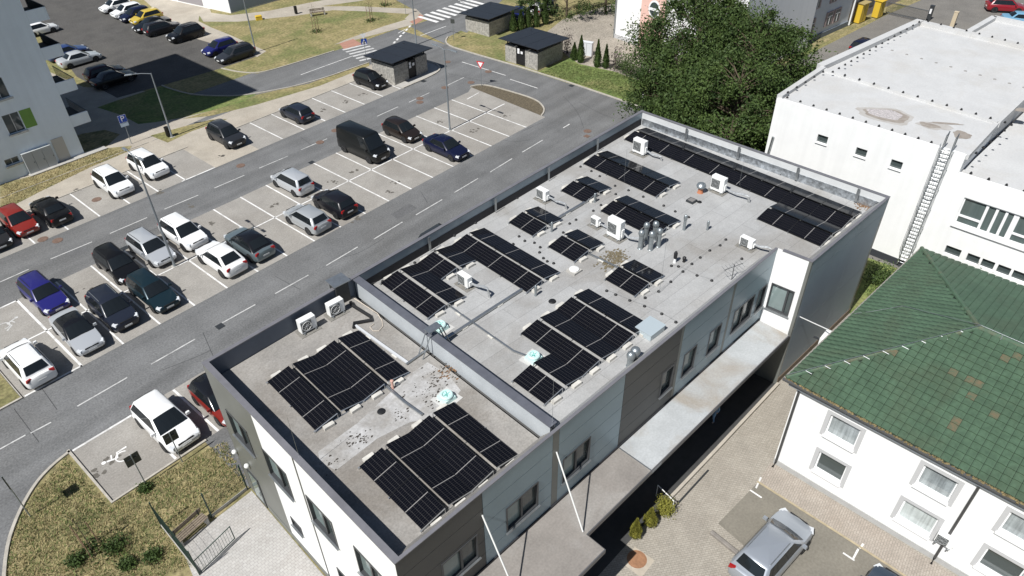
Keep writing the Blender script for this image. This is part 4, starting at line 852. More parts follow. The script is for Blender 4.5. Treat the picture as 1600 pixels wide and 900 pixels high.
for t in (1, 3, 5, 7, 9): x, y, _ = hoop[t]; g = MB(); g.tube([(x, y, 1.6), (x, y, 9.6)], .015, 5); lch(g, 'cage_bar')

# ================================================================== HOUSE WITH GREEN TILES
hs = empty('green_roofed_house', (7, -46, 0)); tag(hs, 'white house with a hipped green tile roof', 'house')
def hch(mb, nm, m_, parent=None): o = mb.build(nm, m_); o.parent = parent or hs; o.matrix_parent_inverse = Matrix() if parent else Matrix.Translation((-7, 46, 0)); return o
EZ = 6.2; AZ = 8.3
E1 = gp(1228, 590, EZ); Q1 = gp(1440, 388, EZ); AP_ = gp(1530, 513, AZ); rdir = Vector((-.075, -1, 0)).normalized(); ldir = Vector((-.05, -1, 0)).normalized()
Ee = E1+ldir*24; Qe = Q1+ldir*24; Re = AP_+rdir*16
wa, wbb, wc, wd_ = (Vector((.44, -40.78)), Vector((.44-.95, -40.78-17)), Vector((15.2, -59)), Vector((15.1, -42.3)))
HWP, HWQ = wa, wbb; dh, nh = fax(HWP, HWQ)
# windows from the survey: (left, right, bottom, top)
def hs_of(x, y): q = wallp(x, y, HWP, HWQ); return (q.xy-HWP).dot(Vector((dh.x, dh.y))), q.z
hw = []
for tl, tr, bl in (((1303, 637), (1349, 665), (1291, 667)), ((1284, 697), (1326, 724), (1271, 722)), ((1447, 722), (1500, 752), (1432, 748)), ((1414, 779), (1467, 813), (1401, 806)), ((1580, 798), (1640, 835), (1565, 828)), ((1541, 859), (1600, 897), (1524, 883))):
    s0, z1 = hs_of(*tl); s1, _ = hs_of(*tr); _, z0 = hs_of(*bl); hw.append([s0, s1, z0, z1])
for i, q in enumerate(hw):
    z0, z1 = (3.75, 5.15) if i % 2 == 0 else (1.15, 2.55)
    q[2], q[3] = z0, z1
hw += [[hw[4][0]+3.6, hw[4][1]+3.6, 3.75, 5.15], [hw[5][0]+3.6, hw[5][1]+3.6, 1.15, 2.55]]
g = MB()
for a, b, c, e in subtract(0, (HWQ-HWP).length, 0, EZ-.15, hw): wallbox(g, HWP, dh, nh, a, b, c, e, -.35, 0)
hch(g, 'wall', white_plaster)
g = MB(); g.prism([wa+Vector((.36, 0)), wbb+Vector((.36, 0)), wc, wd_], 0, EZ-.2); hch(g, 'wall', white_plaster)
g = MB(); wallbox(g, HWP, dh, nh, 0, (HWQ-HWP).length, 0, .35, .001, .05); hch(g, 'plinth', mat('grey_plinth', (.38, .38, .37), .85, var=.08, scale=2))
surr = mat('grey_surround', (.47, .47, .47), .8); blind = mat('pane_blind', (.46, .5, .49), .12, spec=.6, var=.1, scale=1.2, vst=.3, vsc=(9, 9, .3)); net = mat('pane_net', (.30, .33, .335), .12, spec=.6, var=.2, scale=1.2, vst=.4, vsc=(8, 8, .3))
for i, (a, b, c, e) in enumerate(hw):
    g = MB(); wallbox(g, HWP, dh, nh, a, b, c, e, -.26, -.22); wn = hch(g, 'window', [net, pane_d, net, blind][i % 4])
    g = MB()
    for q in (a, b-.07): wallbox(g, HWP, dh, nh, q, q+.07, c, e, -.22, -.15)
    for q in (c, e-.07): wallbox(g, HWP, dh, nh, a+.07, b-.07, q, q+.07, -.22, -.151)
    hch(g, 'window_frame', upvc, wn)
    g = MB()
    for q in (a-.2, b): wallbox(g, HWP, dh, nh, q, q+.2, c-.1, e+.2, .001, .025)
    wallbox(g, HWP, dh, nh, a, b, e, e+.2, .001, .0245); hch(g, 'window_surround', surr, wn)
    g = MB(); wallbox(g, HWP, dh, nh, a-.05, b+.05, c-.06, c-.003, .0, .16); hch(g, 'window_sill', upvc, wn)
# roof planes with tiles
tile_m = mat('green_tile', (.066, .112, .069), .5, var=.13, scale=.9, stain=(.062, .085, .052), stain_s=.45, stain_a=.6, speck=.12, speck_s=5, world=True)
tile_r = mat('rusty_tile', (.145, .105, .06), .8, scale=4.5, col2=(.060, .10, .06), detail=8, world=True)
under = mat('roof_underlay', (.02, .035, .024), .9)
def plane(pts): g = MB(); g.poly(pts); return g
g = MB(); g.add([E1-Vector((0, 0, .03)), Ee-Vector((0, 0, .03)), Re-Vector((0, 0, .03)), AP_-Vector((0, 0, .03)), Q1-Vector((0, 0, .03)), Qe-Vector((0, 0, .03))], [(0, 1, 2, 3), (4, 0, 3), (5, 4, 3, 2), (0, 4, 5, 1)]); hch(g, 'roof_deck', under)
TW, TP = .36, .37
def tile_mesh(w_, l_, nm):
    mb = MB(); prof = [(-.5, .0), (-.32, .022), (-.1, .03), (.12, .022), (.34, .002), (.5, .0)]; vs = []
    for y, dz in ((0, .048), (l_*.985, .004)):
        vs += [(x*w_, y, z+dz) for x, z in prof]
    vs += [(x*w_, 0, -.01) for x, z in prof]
    n_ = len(prof); fs = [(i, i+1, n_+i+1, n_+i) for i in range(n_-1)]+[(2*n_+i, 2*n_+i+1, i+1, i) for i in range(n_-1)]
    return mb.add(vs, fs).mesh(nm, tile_m)
t_me = tile_mesh(TW*.95, TP, 'roof_tile'); t_me_r = t_me.copy(); t_me_r.materials[0] = tile_r
rr = random.Random(3)
def inside(p, poly):
    c = False; n_ = len(poly)
    for i in range(n_):
        a, b = poly[i], poly[i-1]
        if (a[1] > p[1]) != (b[1] > p[1]) and p[0] < (b[0]-a[0])*(p[1]-a[1])/(b[1]-a[1])+a[0]: c = not c
    return c
def tiles(A, B, pts3, cap_n, sections):
    """cover the plane through eave A->B with tiles; the first cap_n nearest the camera are single objects"""
    ex = (B-A).normalized(); nrm = (pts3[1]-pts3[0]).cross(pts3[2]-pts3[0]).normalized(); nrm = nrm if nrm.z > 0 else -nrm; ey = nrm.cross(ex)
    if ey.z < 0: ey = -ey
    P2 = [((p-A).dot(ex), (p-A).dot(ey)) for p in pts3]; items = []
    x0, x1 = min(p[0] for p in P2), max(p[0] for p in P2); y1 = max(p[1] for p in P2)
    rust_px = [(1437, 585), (1515, 610), (1490, 660), (1555, 580), (1475, 590), (1390, 560), (1445, 545), (1540, 560), (1590, 580), (1425, 650), (1520, 500+135), (1550, 638)] if sections == 'front' else []
    rust_w = [gp(x, y, 7.2) for x, y in rust_px]
    j = 0
    while j*TP < y1:
        i = 0
        while x0+i*TW < x1+TW:
            c2 = (x0+i*TW, j*TP+TP*.5)
            if inside(c2, P2):
                w3 = A+ex*c2[0]+ey*(j*TP); items.append((w3, any(abs((w3-q).dot(ex)) < .3 and abs((w3-q).dot(ey)) < .75 and rr.random() < .22 for q in rust_w)))
            i += 1
        j += 1
    sg = 1 if ex.cross(ey).dot(nrm) > 0 else -1
    M3 = Matrix((ex*sg, ey, nrm)).transposed().to_4x4()
    vis = []
    for w3, ru in items:
        v = w3-CAM; zc = v.dot(_f); X, Y = 800+FPX*v.dot(_r)/zc, 450-FPX*v.dot(_u)/zc
        vis.append((0 if (-10 < X < 1615 and -10 < Y < 915) else 1, zc))
    order = sorted(range(len(items)), key=lambda k: vis[k]); single = set(order[:cap_n])
    rest = MB(); restr = MB()
    for k, (w3, ru) in enumerate(items):
        Mx = Matrix.Translation(w3) @ M3
        if k in single:
            o = bpy.data.objects.new('roof_tile', t_me_r if ru else t_me); COL.objects.link(o); o.parent = hs; o.matrix_parent_inverse = Matrix.Translation((-7, 46, 0)); o.matrix_world = Mx
            o.matrix_basis = Mx
        else:
            tgt = restr if ru else rest; tgt.add([Mx @ v.co for v in t_me.vertices], [tuple(p.vertices) for p in t_me.polygons])
    for t_, mm in ((rest, tile_m), (restr, tile_r)):
        if t_.v: o = hch(t_, 'roof_tiles', mm); o['kind'] = 'stuff'
tiles(E1, Ee, [E1, Ee, Re, AP_], 300, 'front')
tiles(Q1, E1, [Q1, E1, AP_], 0, 'end'); tiles(Qe, Q1, [Qe, Q1, AP_, Re], 0, 'back')
ridge_m = mat('ridge_tile', (.07, .12, .075), .55, var=.15, scale=2, stain=(.16, .12, .08), stain_s=.8, stain_a=.5)
for a, b in ((E1, AP_), (Q1, AP_), (AP_, Re)):
    L_ = (b-a).length; n_ = int(L_/.38)
    for k in range(n_):
        g = MB(); p0 = a+(b-a)*(k/n_); p1 = a+(b-a)*((k+1.06)/n_); g.tube([p0+Vector((0, 0, .03)), p1+Vector((0, 0, .015))], .115, 8, r2=.10); auto_smooth(hch(g, 'ridge_tile', ridge_m))
g = MB()
for k in range(9):
    p = E1+(AP_-E1)*((k+1)/10)+Vector((0, 0, .15)); g = MB(); g.tube([p+Vector((0, .0, 0)), p+Vector((.02, -.3, -.05))], .018, 5); hch(g, 'ridge_clip', alu)
for k in range(4): p = AP_+(Re-AP_)*(.06+.07*k)+Vector((0, 0, .15)); g = MB(); g.tube([p, p+Vector((-.3, 0, -.06))], .018, 5); hch(g, 'ridge_clip', alu)

g = MB(); g.tube([E1+Vector((0, 0, .2)), AP_+Vector((0, 0, .2)), AP_+rdir*8+Vector((0, 0, .2))], .012, 5); g.tube([AP_+Vector((0, 0, .2)), Q1+(AP_-Q1)*.5+Vector((-3, 1.2, -.25)), gp(1360, 487, 6.5), gp(1335, 490, 6.3)], .014, 5); hch(g, 'lightning_wire', metal_grey)
# gutter, moss in the gutter, downpipes
gut = mat('gutter', (.075, .075, .075), .5, metal=.3)
g = MB(); g.tube([E1+Vector((-.05, .1, -.1)), Ee+Vector((-.05, 0, -.1))], .085, 8); hch(g, 'gutter', gut)
g = MB(); g.tube([E1+Vector((0, .05, -.1)), Q1+Vector((0, .05, -.1))], .085, 8); hch(g, 'gutter', mat('gutter_pale', (.3, .28, .25), .5))
g = MB(); g.frame(E1+Vector((.04, -.2, -.42)), ldir, (1, 0, 0), (0, 0, 1), (24, .32, .24)); hch(g, 'soffit', mat('soffit', (.2, .22, .24), .6))
mo = mat('gutter_moss', (.16, .125, .06), .95, var=.4, scale=5)
g = MB()
for k in range(420):
    p = E1+ldir*(rr.random()*13)+Vector((-.04+rr.gauss(0, .035), 0, -.02)); r_ = rr.uniform(.02, .06)
    g.add([p+Vector((-r_, -r_, 0)), p+Vector((r_, -r_, 0)), p+Vector((r_, r_, 0)), p+Vector((-r_, r_, 0)), p+Vector((0, 0, r_*1.3))], [(0, 1, 4), (1, 2, 4), (2, 3, 4), (3, 0, 4)])
o = hch(g, 'gutter_moss', mo); o['kind'] = 'stuff'
for s_, ext in ((.14, 0), (hs_of(1470, 860)[0]-.05, 0), (14.0, 0)):
    q = HWP+Vector((dh.x, dh.y))*s_+Vector((nh.x, nh.y))*.09; g = MB(); g.tube([(q.x-.05, q.y, EZ-.12), (q.x, q.y, EZ-.4), (q.x, q.y, .25), (q.x-.25, q.y+.02, .03)], .06, 10); auto_smooth(hch(g, 'downpipe', gut))
q = HWP+Vector((dh.x, dh.y))*hs_of(1483, 832)[0]; z_ = hs_of(1483, 838)[1]
acr = ac_unit((1483, 838), 'white air conditioner hung on the wall of the green roofed house', .75, .3, .55, rz=math.atan2(dh.y, dh.x)+R(90), z=1.6); acr.location = (q.x-.28, q.y, 1.55); acr['group'] = 'outdoor units elsewhere'
for c_ in list(acr.children):
    if c_.name.startswith('mat'): bpy.data.objects.remove(c_)
# gap between house and office: bracing bar and white duct
g = MB(); a = wallp(1250, 495, cH, cF); b = gp(1300, 518, 6.1); g.tube([a, b], .03, 6); tag(g.build('brace_bar', white_p), 'thin white bar bridging the gap from the office to the house eave', 'bar')
p = gp(1292, 520, 5.6); g = MB(); g.box((0, 0, 0), (.35, .35, 1.0)); root = empty('duct_box', (p.x, p.y, 5.1)); tag(root, 'white box duct between the office and the green roof', 'duct'); bevel(MB().box((0, 0, 0), (.95, .3, .75)).build('case', white_p, root))
MB().box((0, .3, -.1), (.08, .5, .08)).build('bracket', metal_dark, root)

# ================================================================== BUILDINGS AT THE TOP
pk = empty('pink_white_building', (55, -6, 0)); tag(pk, 'white building with a pink stripe and an oval window', 'building')
def pch(mb, nm, m_, parent=None): o = mb.build(nm, m_); o.parent = parent or pk; o.matrix_parent_inverse = Matrix() if parent else Matrix.Translation((-55, 6, 0)); return o
PP, PQ = Vector((48.1, 2.45)), Vector((45.3, -15.2)); dp_, np_ = fax(PP, PQ); PLn = (PQ-PP).length
g = MB(); g.prism([PP+Vector((.1, 0)), PQ+Vector((.1, 0)), PQ+Vector((14, -2)), PP+Vector((14, -2))], 0, 11); pch(g, 'wall', white_plaster)
pink = mat('pink_render', (.72, .47, .40), .85, var=.03, scale=1)
g = MB(); wallbox(g, PP, dp_, np_, 4.0, 7.5, 0, 10.5, -.05, .02); pch(g, 'wall', pink)
g = MB(); wallbox(g, PP, dp_, np_, 7.55, 7.75, 0, 10.5, -.05, .03); pch(g, 'pilaster', surr)
g = MB(); wallbox(g, PP, dp_, np_, 0, 4.0, 0, .5, -.05, .04); pch(g, 'plinth', surr)
oc = PP+Vector((dp_.x, dp_.y))*5.95
def oval(rx, rz_, o0, o1):
    g = MB(); n_ = 24; vs = []
    for o_ in (o0, o1): vs += [(oc.x+dp_.x*rx*math.cos(t*2*math.pi/n_)+np_.x*o_, oc.y+dp_.y*rx*math.cos(t*2*math.pi/n_)+np_.y*o_, 4.72+rz_*math.sin(t*2*math.pi/n_)) for t in range(n_)]
    return g.add(vs, [tuple(range(n_, 2*n_))[::-1], tuple(range(n_))]+[(t, (t+1) % n_, n_+(t+1) % n_, n_+t) for t in range(n_)])
ow_ = pch(oval(.85, .98, .0, .05), 'window', upvc); pch(oval(.66, .78, .0, .07), 'pane', pane_d, ow_)
g = MB(); wallbox(g, PP, dp_, np_, 5.3, 6.6, 4.55, 4.85, .0, .085); pch(g, 'glazing_bar', upvc, ow_)
for s_, z_ in ((3.0, 5.6), (9.2, 4.3), (9.2, 7.5), (11.5, 4.3), (13.5, 4.3), (11.5, 7.5), (13.5, 7.5), (9.2, 1.2), (11.5, 1.2), (13.5, 1.2)):
    g = MB(); wallbox(g, PP, dp_, np_, s_, s_+.9, z_, z_+1.5, -.02, .03); wn = pch(g, 'window', upvc); g = MB(); wallbox(g, PP, dp_, np_, s_+.1, s_+.8, z_+.1, z_+1.4, .031, .036); pch(g, 'pane', pane_d, wn)
navy = mat('navy_stripe', (.03, .045, .14), .6)
for s_ in (14.9, 15.7): g = MB(); wallbox(g, PP, dp_, np_, s_, s_+.45, 3, 10.5, .0, .03); pch(g, 'colour_field', navy)
g = MB(); g.tube([(PP.x-.1, PP.y-.1, 0), (PP.x-.1, PP.y-.1, 10.8)], .07, 8); pch(g, 'downpipe', metal_grey)
g = MB(); g.prism([PP+Vector((-.3, .3)), PQ+Vector((-.3, -.2)), PQ+Vector((14.2, -2.2)), PP+Vector((14.2, -1.7))], 11, 11.3); pch(g, 'roof', mat('red_roof', (.40, .13, .06), .8, var=.15, scale=2))
bw = empty('pale_wing', (60, -20, 0)); tag(bw, 'pale blue shaded wing with shuttered windows behind the tree', 'building')
def bch(mb, nm, m_, parent=None): o = mb.build(nm, m_); o.parent = parent or bw; o.matrix_parent_inverse = Matrix() if parent else Matrix.Translation((-60, 20, 0)); return o
BP, BQ = Vector((50.5, -15.32)), Vector((69.6, -17.97)); db, nb = fax(BP, BQ)
paleb = mat('pale_blue_render', (.60, .62, .64), .85, var=.04, scale=1); shut = mat('mauve_surround', (.38, .30, .29), .8)
g = MB(); g.prism([BP+Vector((0, .1)), BQ+Vector((0, .1)), BQ+Vector((1.4, 9)), BP+Vector((1.4, 9))], 0, 6.2); bch(g, 'wall', paleb)
g = MB(); wallbox(g, BP, db, nb, 0, (BQ-BP).length, 0, .6, -.1, .06); bch(g, 'plinth', mat('slate_plinth', (.15, .17, .19), .8))
for s_, z_ in ((1.0, 1.5), (4.4, 1.5), (7.6, 1.35), (9.6, 1.35), (13.6, 1.35), (15.4, 1.35), (1.0, 4.1), (4.4, 4.1), (8.2, 4.1), (9.9, 4.1), (13.6, 4.1), (16.2, 4.1)):
    g = MB(); wallbox(g, BP, db, nb, s_-.25, s_+1.25, z_-.15, z_+1.55, -.1, .03); wn = bch(g, 'window_surround', shut); g = MB(); wallbox(g, BP, db, nb, s_, s_+1.0, z_, z_+1.4, .03, .036); bch(g, 'pane', pane_d, wn)
    g = MB(); wallbox(g, BP, db, nb, s_-.02, s_+1.02, z_+.95, z_+1.02, .03, .06); wallbox(g, BP, db, nb, s_+.46, s_+.54, z_, z_+.95, .03, .06); bch(g, 'glazing_bar', upvc, wn)
g = MB(); a, b = BP+Vector((-.5, -.5)), BQ+Vector((.5, -.5)); c_, e_ = BQ+Vector((1.5, 9.4)), BP+Vector((1, 9.4)); m1, m2 = (a+e_)/2, (b+c_)/2
g.add([(a.x, a.y, 6.15), (b.x, b.y, 6.15), (m2.x, m2.y, 9.2), (m1.x, m1.y, 9.2), (c_.x, c_.y, 6.15), (e_.x, e_.y, 6.15)], [(0, 1, 2, 3), (3, 2, 4, 5), (0, 3, 5), (1, 4, 2)]); bch(g, 'roof', mat('orange_roof', (.48, .17, .08), .8, var=.15, scale=2))
b2 = empty('mauve_wing', (74, -14, 0)); tag(b2, 'mauve rendered wing beside the yellow cabinets', 'building')
BR, BS = BQ+Vector((.3, .2)), BQ+Vector((15, -1.8)); db2, nb2 = fax(BR, BS); g = MB(); g.prism([BR, BS, BS+Vector((1, 9)), BR+Vector((1, 9))], 0, 6.5); o = g.build('wall', mat('mauve_render', (.40, .36, .37), .85, var=.05, scale=1)); o.parent = b2; o.matrix_parent_inverse = Matrix.Translation((-74, 14, 0))
for s_ in (2, 5, 8, 11): 
    g = MB(); wallbox(g, BR, db2, nb2, s_, s_+1, 1.2, 2.8, -.02, .03); o = g.build('window', pane_d); o.parent = b2; o.matrix_parent_inverse = Matrix.Translation((-74, 14, 0))
g = MB(); g.tube([(BQ.x+.1, BQ.y-.15, .1), (BQ.x+.1, BQ.y-.15, 6)], .1, 8); o = g.build('downpipe', white_p); o.parent = b2; o.matrix_parent_inverse = Matrix.Translation((-74, 14, 0))
# grey hall at the very top left
hl = empty('low_white_building', (24, 52, 0)); tag(hl, 'low white building corner with a blue grey side at the top edge', 'building')
a, b, c_ = gp(320, 12), gp(361, 21), gp(430, 2)
dir1 = (b-a).normalized(); dir2 = (c_-b).normalized(); base = [a-dir1*12, b, b+dir2*25, b+dir2*25-dir1*20]
g = MB(); g.prism([p.xy for p in base], 0, 7); o = g.build('wall', white_plaster); o.parent = hl; o.matrix_parent_inverse = Matrix.Translation((-24, -52, 0))
dd_, nn_ = fax(b.xy, (b+dir2*25).xy); g = MB(); wallbox(g, b.xy, dd_, nn_, .05, 24, .12, 7, .0, .05); o = g.build('cladding', mat('slate_blue_cladding', (.2, .24, .29), .5)); o.parent = hl; o.matrix_parent_inverse = Matrix.Translation((-24, -52, 0))
g = MB(); dd_, nn_ = fax(a.xy, b.xy); wallbox(g, (a-dir1*2).xy, dd_, nn_, -3.4, 1.8, .2, 4, .0, .04); o = g.build('gate', mat('gate_mauve', (.3, .28, .29), .6)); o.parent = hl; o.matrix_parent_inverse = Matrix.Translation((-24, -52, 0))

# ================================================================== CARS
tyre_m = mat('tyre', (.015, .015, .016), .85); rim_m = mat('wheel_rim', (.34, .35, .36), .35, metal=.7); rim_d = mat('wheel_rim_dark', (.05, .05, .055), .4, metal=.5)
lamp_m = mat('headlight', (.62, .64, .66), .1, spec=.8); tail_m = mat('tail_light', (.30, .012, .012), .2, spec=.6); plate_m = mat('number_plate', (.75, .75, .73), .5)
CT = dict(
    hatch=dict(L=4.1, W=1.76, H=1.49, zs=.93, hood=.72, xc=1.02, xw=.22, xr=-1.55, xb=-1.93, cut=(.44, .78), deck=None),
    mpv=dict(L=4.3, W=1.80, H=1.64, zs=.98, hood=.78, xc=1.25, xw=.45, xr=-1.75, xb=-2.06, cut=(.40, .72), deck=None),
    wagon=dict(L=4.6, W=1.80, H=1.48, zs=.92, hood=.70, xc=1.05, xw=.28, xr=-1.85, xb=-2.2, cut=(.36, .64, .84), deck=None, rails=True),
    sedan=dict(L=4.65, W=1.82, H=1.45, zs=.92, hood=.70, xc=1.05, xw=.25, xr=-.95, xb=-1.62, cut=(.46, .80), deck=.98),
    suv=dict(L=4.45, W=1.86, H=1.66, zs=1.02, hood=.88, xc=1.15, xw=.38, xr=-1.62, xb=-2.05, cut=(.40, .70, .86), deck=None, rails=True),
    coupe_suv=dict(L=4.4, W=1.86, H=1.56, zs=1.0, hood=.85, xc=1.12, xw=.32, xr=-1.05, xb=-1.95, cut=(.44, .78), deck=None),
    van=dict(L=5.4, W=2.02, H=2.32, zs=1.22, hood=1.02, xc=1.95, xw=1.25, xr=-2.58, xb=-2.66, cut=(.22,), deck=None))
def car_meshes(t):
    P = CT[t]; L, W, H, zs = P['L'], P['W'], P['H'], P['zs']; hl, hw = L/2, W/2; zb = .2 if t not in ('suv', 'coupe_suv', 'van') else .24
    rear_z = P['deck'] or zs
    st = [(hl, .70, P['hood']-.14, .17), (hl-.05, .80, P['hood']-.06, .05), (hl-.2, .91, P['hood']+.0, .0), (hl-.55, .98, P['hood']+.07, 0), (P['xc']+.1, 1.0, zs-.015, 0), (P['xc']-.4, 1.0, zs, 0), (0, 1.0, zs+.01, 0), (P['xb']+.5, 1.0, max(zs, rear_z)+.015, 0), (-hl+.5, .985, rear_z+.02, 0), (-hl+.16, .93, rear_z-.01, .0), (-hl+.04, .84, rear_z-.07, .05), (-hl, .76, rear_z-.17, .14)]
    mb = MB(); vs = []; n_ = 14
    for x, k, zt, lift in st:
        w_ = hw*k; zl = zb+lift
        half = [(0, zl), (w_*.86, zl), (w_*.965, zl+.07), (w_*.995, zl+(zt-zl)*.36), (w_, zl+(zt-zl)*.58), (w_*.975, zl+(zt-zl)*.82), (w_*.91, zt-.015), (0, zt+.035*k)]
        ring = half+[(-y, z) for y, z in half[-2:0:-1]]
        vs += [(x, y, z) for y, z in ring]
    fs = [(i*n_+j, (i+1)*n_+j, (i+1)*n_+(j+1) % n_, i*n_+(j+1) % n_) for i in range(len(st)-1) for j in range(n_)]
    fs += [tuple(range(n_)), tuple(range((len(st)-1)*n_, len(st)*n_))[::-1]]
    mb.add(vs, fs, 0)
    # cabin with crowned roof
    wb_, wr_ = hw*.925, hw*(.70 if t != 'van' else .84); xc, xw, xr, xb = P['xc'], P['xw'], P['xr'], P['xb']; z0 = zs-.03
    xm = (xw+xr)/2
    def ring4(z, x0, x1, w_, rnd): return [(x0, -w_*.9, z), (x0+.0, 0, z), (x0, w_*.9, z), (x0-rnd, w_, z), (x1+rnd, w_, z), (x1, w_*.88, z), (x1, 0, z), (x1, -w_*.88, z), (x1+rnd, -w_, z), (x0-rnd, -w_, z)]
    lv = [ring4(z0, xc+.03, xb, wb_, .12), ring4(z0+(H-z0)*.86, xc+(xw-xc)*.86, xb+(xr-xb)*.86, wb_+(wr_-wb_)*.86, .12), ring4(H-.05, xw-.02, xr+.02, wr_*.96, .10), ring4(H-.005, xw-.16, xr+.14, wr_*.84, .1)]
    for r_ in lv:      # bow the screens a little
        for i in (1,): r_[i] = (r_[i][0]+.07, r_[i][1], r_[i][2])
        for i in (6,): r_[i] = (r_[i][0]-.04, r_[i][1], r_[i][2])
    k = len(lv[0]); vs = [v for r_ in lv for v in r_]; top = len(vs); vs.append((xm, 0, H+.02))
    fs = [(i*k+j, i*k+(j+1) % k, (i+1)*k+(j+1) % k, (i+1)*k+j) for i in range(3) for j in range(k)]+[(3*k+j, 3*k+(j+1) % k, top) for j in range(k)]
    mb.add(vs, fs, 1)
    # wheel arches and sills
    wx = (hl-.86, -hl+.84) if t != 'van' else (hl-.95, -hl+1.05); wr = .315 if t not in ('suv', 'coupe_suv', 'van') else .355
    for x in wx:
        for s in (-1, 1):
            vs = [(x+(wr+.055)*math.cos(a*math.pi/10), s*(hw+.002), wr+(wr+.055)*math.sin(a*math.pi/10)) for a in range(-2, 13)]
            mb.add(vs, [tuple(range(len(vs))) if s < 0 else tuple(range(len(vs)))[::-1]], 2)
    mb.box((0, 0, zb-.02), (L*.7, W*.9, .1), mi=2)
    body = mb.mesh('body', [white_p, white_p, black_p]); body.polygons.foreach_set('use_smooth', [True]*len(body.polygons))
    try: body.set_sharp_from_angle(angle=R(38))
    except Exception: pass
    out = dict(body=body, wx=wx, wr=wr, hw=hw, P=P, hl=hl, zb=zb)
    def pane(c4, u0, u1, v0, v1, nm, off=.012, bow=0):
        bl, br, tr, tl = [Vector(q) for q in c4]; nn = (br-bl).cross(tl-bl).normalized()
        f = lambda u, v: (bl*(1-u)+br*u)*(1-v)+(tl*(1-u)+tr*u)*v+nn*(off+bow*4*u*(1-u))
        cols = 5 if bow else 2; mb = MB(); us = [u0+(u1-u0)*i/(cols-1) for i in range(cols)]
        vs = [f(u, v0) for u in us]+[f(u, v1) for u in us]
        return mb.add(vs, [(i, i+1, cols+i+1, cols+i) for i in range(cols-1)]).mesh(nm, glass_d)
    wA, wB = wb_, wr_
    z1 = H-.02
    out['windscreen'] = pane([(xc+.03, wA*.9, z0), (xc+.03, -wA*.9, z0), (xw+.0, -wB*.9, z1), (xw+.0, wB*.9, z1)][0:1]+[(xc+.03, -wA*.9, z0), (xw, -wB*.9, z1), (xw, wB*.9, z1)], .02, .98, .06, .9, 'windscreen', .02, .055)
    out['windscreen'] = pane([(xc+.03, -wA*.9, z0), (xc+.03, wA*.9, z0), (xw, wB*.9, z1), (xw, -wB*.9, z1)], .0, 1.0, .03, .91, 'windscreen', .02, .06)
    out['rear_window'] = pane([(xb, wA*.88, z0), (xb, -wA*.88, z0), (xr, -wB*.88, z1), (xr, wB*.88, z1)], .05, .95, .22 if t != 'van' else .45, .9, 'rear_window', .018, .04)
    sides = []
    cuts = [0]+list(P['cut'])+[1.0]
    for s in (-1, 1):
        c4 = [(xb+.1, -wA, z0), (xc-.1, -wA, z0), (xw-.1, -wB, z1), (xr+.1, -wB, z1)] if s < 0 else [(xc-.1, wA, z0), (xb+.1, wA, z0), (xr+.1, wB, z1), (xw-.1, wB, z1)]
        cl = cuts if s > 0 else [1-c for c in cuts][::-1]
        rng = list(zip(cl, cl[1:]))
        if t == 'van': rng = [rng[0]] if s > 0 else [rng[-1]]
        for a, b in rng: sides.append(pane(c4, a+.006+(.02 if a == 0 else 0), b-.006-(.03 if b == 1 else 0), .10, .86, 'side_window'))
    for s in (-1, 1):
        c4 = [(xb+.1, -wA, z0), (xc-.1, -wA, z0), (xw-.1, -wB, z1), (xr+.1, -wB, z1)] if s < 0 else [(xc-.1, wA, z0), (xb+.1, wA, z0), (xr+.1, wB, z1), (xw-.1, wB, z1)]
        a, b = (.02, .97) if t != 'van' else ((.02, .22) if s > 0 else (.78, .98))
        out.setdefault('surround', []).append(pane(c4, a, b, .07, .88, 'window_surround', .007))
    for q in out['surround']: q.materials[0] = black_p
    out['sides'] = sides
    w1 = MB(); n2 = 20
    prof = [(wr*.6, -.1), (wr*.97, -.1), (wr, -.07), (wr, .07), (wr*.97, .1), (wr*.66, .1)]
    vs = []; 
    for r_, y in prof: vs += [(r_*math.cos(2*math.pi*j/n2), y, r_*math.sin(2*math.pi*j/n2)) for j in range(n2)]
    w1.add(vs, [(i*n2+j, (i+1)*n2+j, (i+1)*n2+(j+1) % n2, i*n2+(j+1) % n2) for i in range(len(prof)-1) for j in range(n2)]+[tuple(range(n2))])
    out['wheel'] = w1.mesh('wheel', tyre_m)
    def rim(m_):
        r1 = MB(); vs = [(0, .07, 0)]; spk = 10
        for j in range(spk*2):
            a = math.pi*j/spk; r_ = wr*.66 if j % 2 == 0 else wr*.60; vs.append((r_*math.cos(a), .095 if j % 2 == 0 else .06, r_*math.sin(a)))
        r1.add(vs, [(0, 1+(j+1) % (spk*2), 1+j) for j in range(spk*2)]); return r1.mesh('rim', m_)
    out['rim'] = rim(rim_m); out['rim_d'] = rim(rim_d)
    def lamp(m_, dims, nm): b_ = MB().box((0, 0, 0), dims, top=.8).mesh(nm, m_); return b_
    out['headlight'] = lamp(lamp_m, (.34, .36, .13), 'headlight'); out['tail'] = lamp(tail_m, (.14, .34 if t not in ('van',) else .16, .17 if t != 'van' else .5), 'tail_light')
    out['mirror'] = MB().box((0, 0, 0), (.14, .22, .14), top=.8).mesh('mirror', white_p); out['plate'] = MB().box((0, 0, 0), (.02, .5, .11)).mesh('number_plate', plate_m)
    out['grille'] = MB().box((0, 0, 0), (.06, W*.46, .16)).mesh('grille', black_p); out['rail'] = MB().tube([(xr+.2, 0, 0), (xm, 0, .02), (xw-.25, 0, 0)], .022, 6).mesh('roof_rail', black_p if t != 'suv' else metal_grey)
    out['bumper'] = MB().box((0, 0, 0), (.08, W*.72, .14)).mesh('bumper_intake', black_p)
    return out
CM = {}
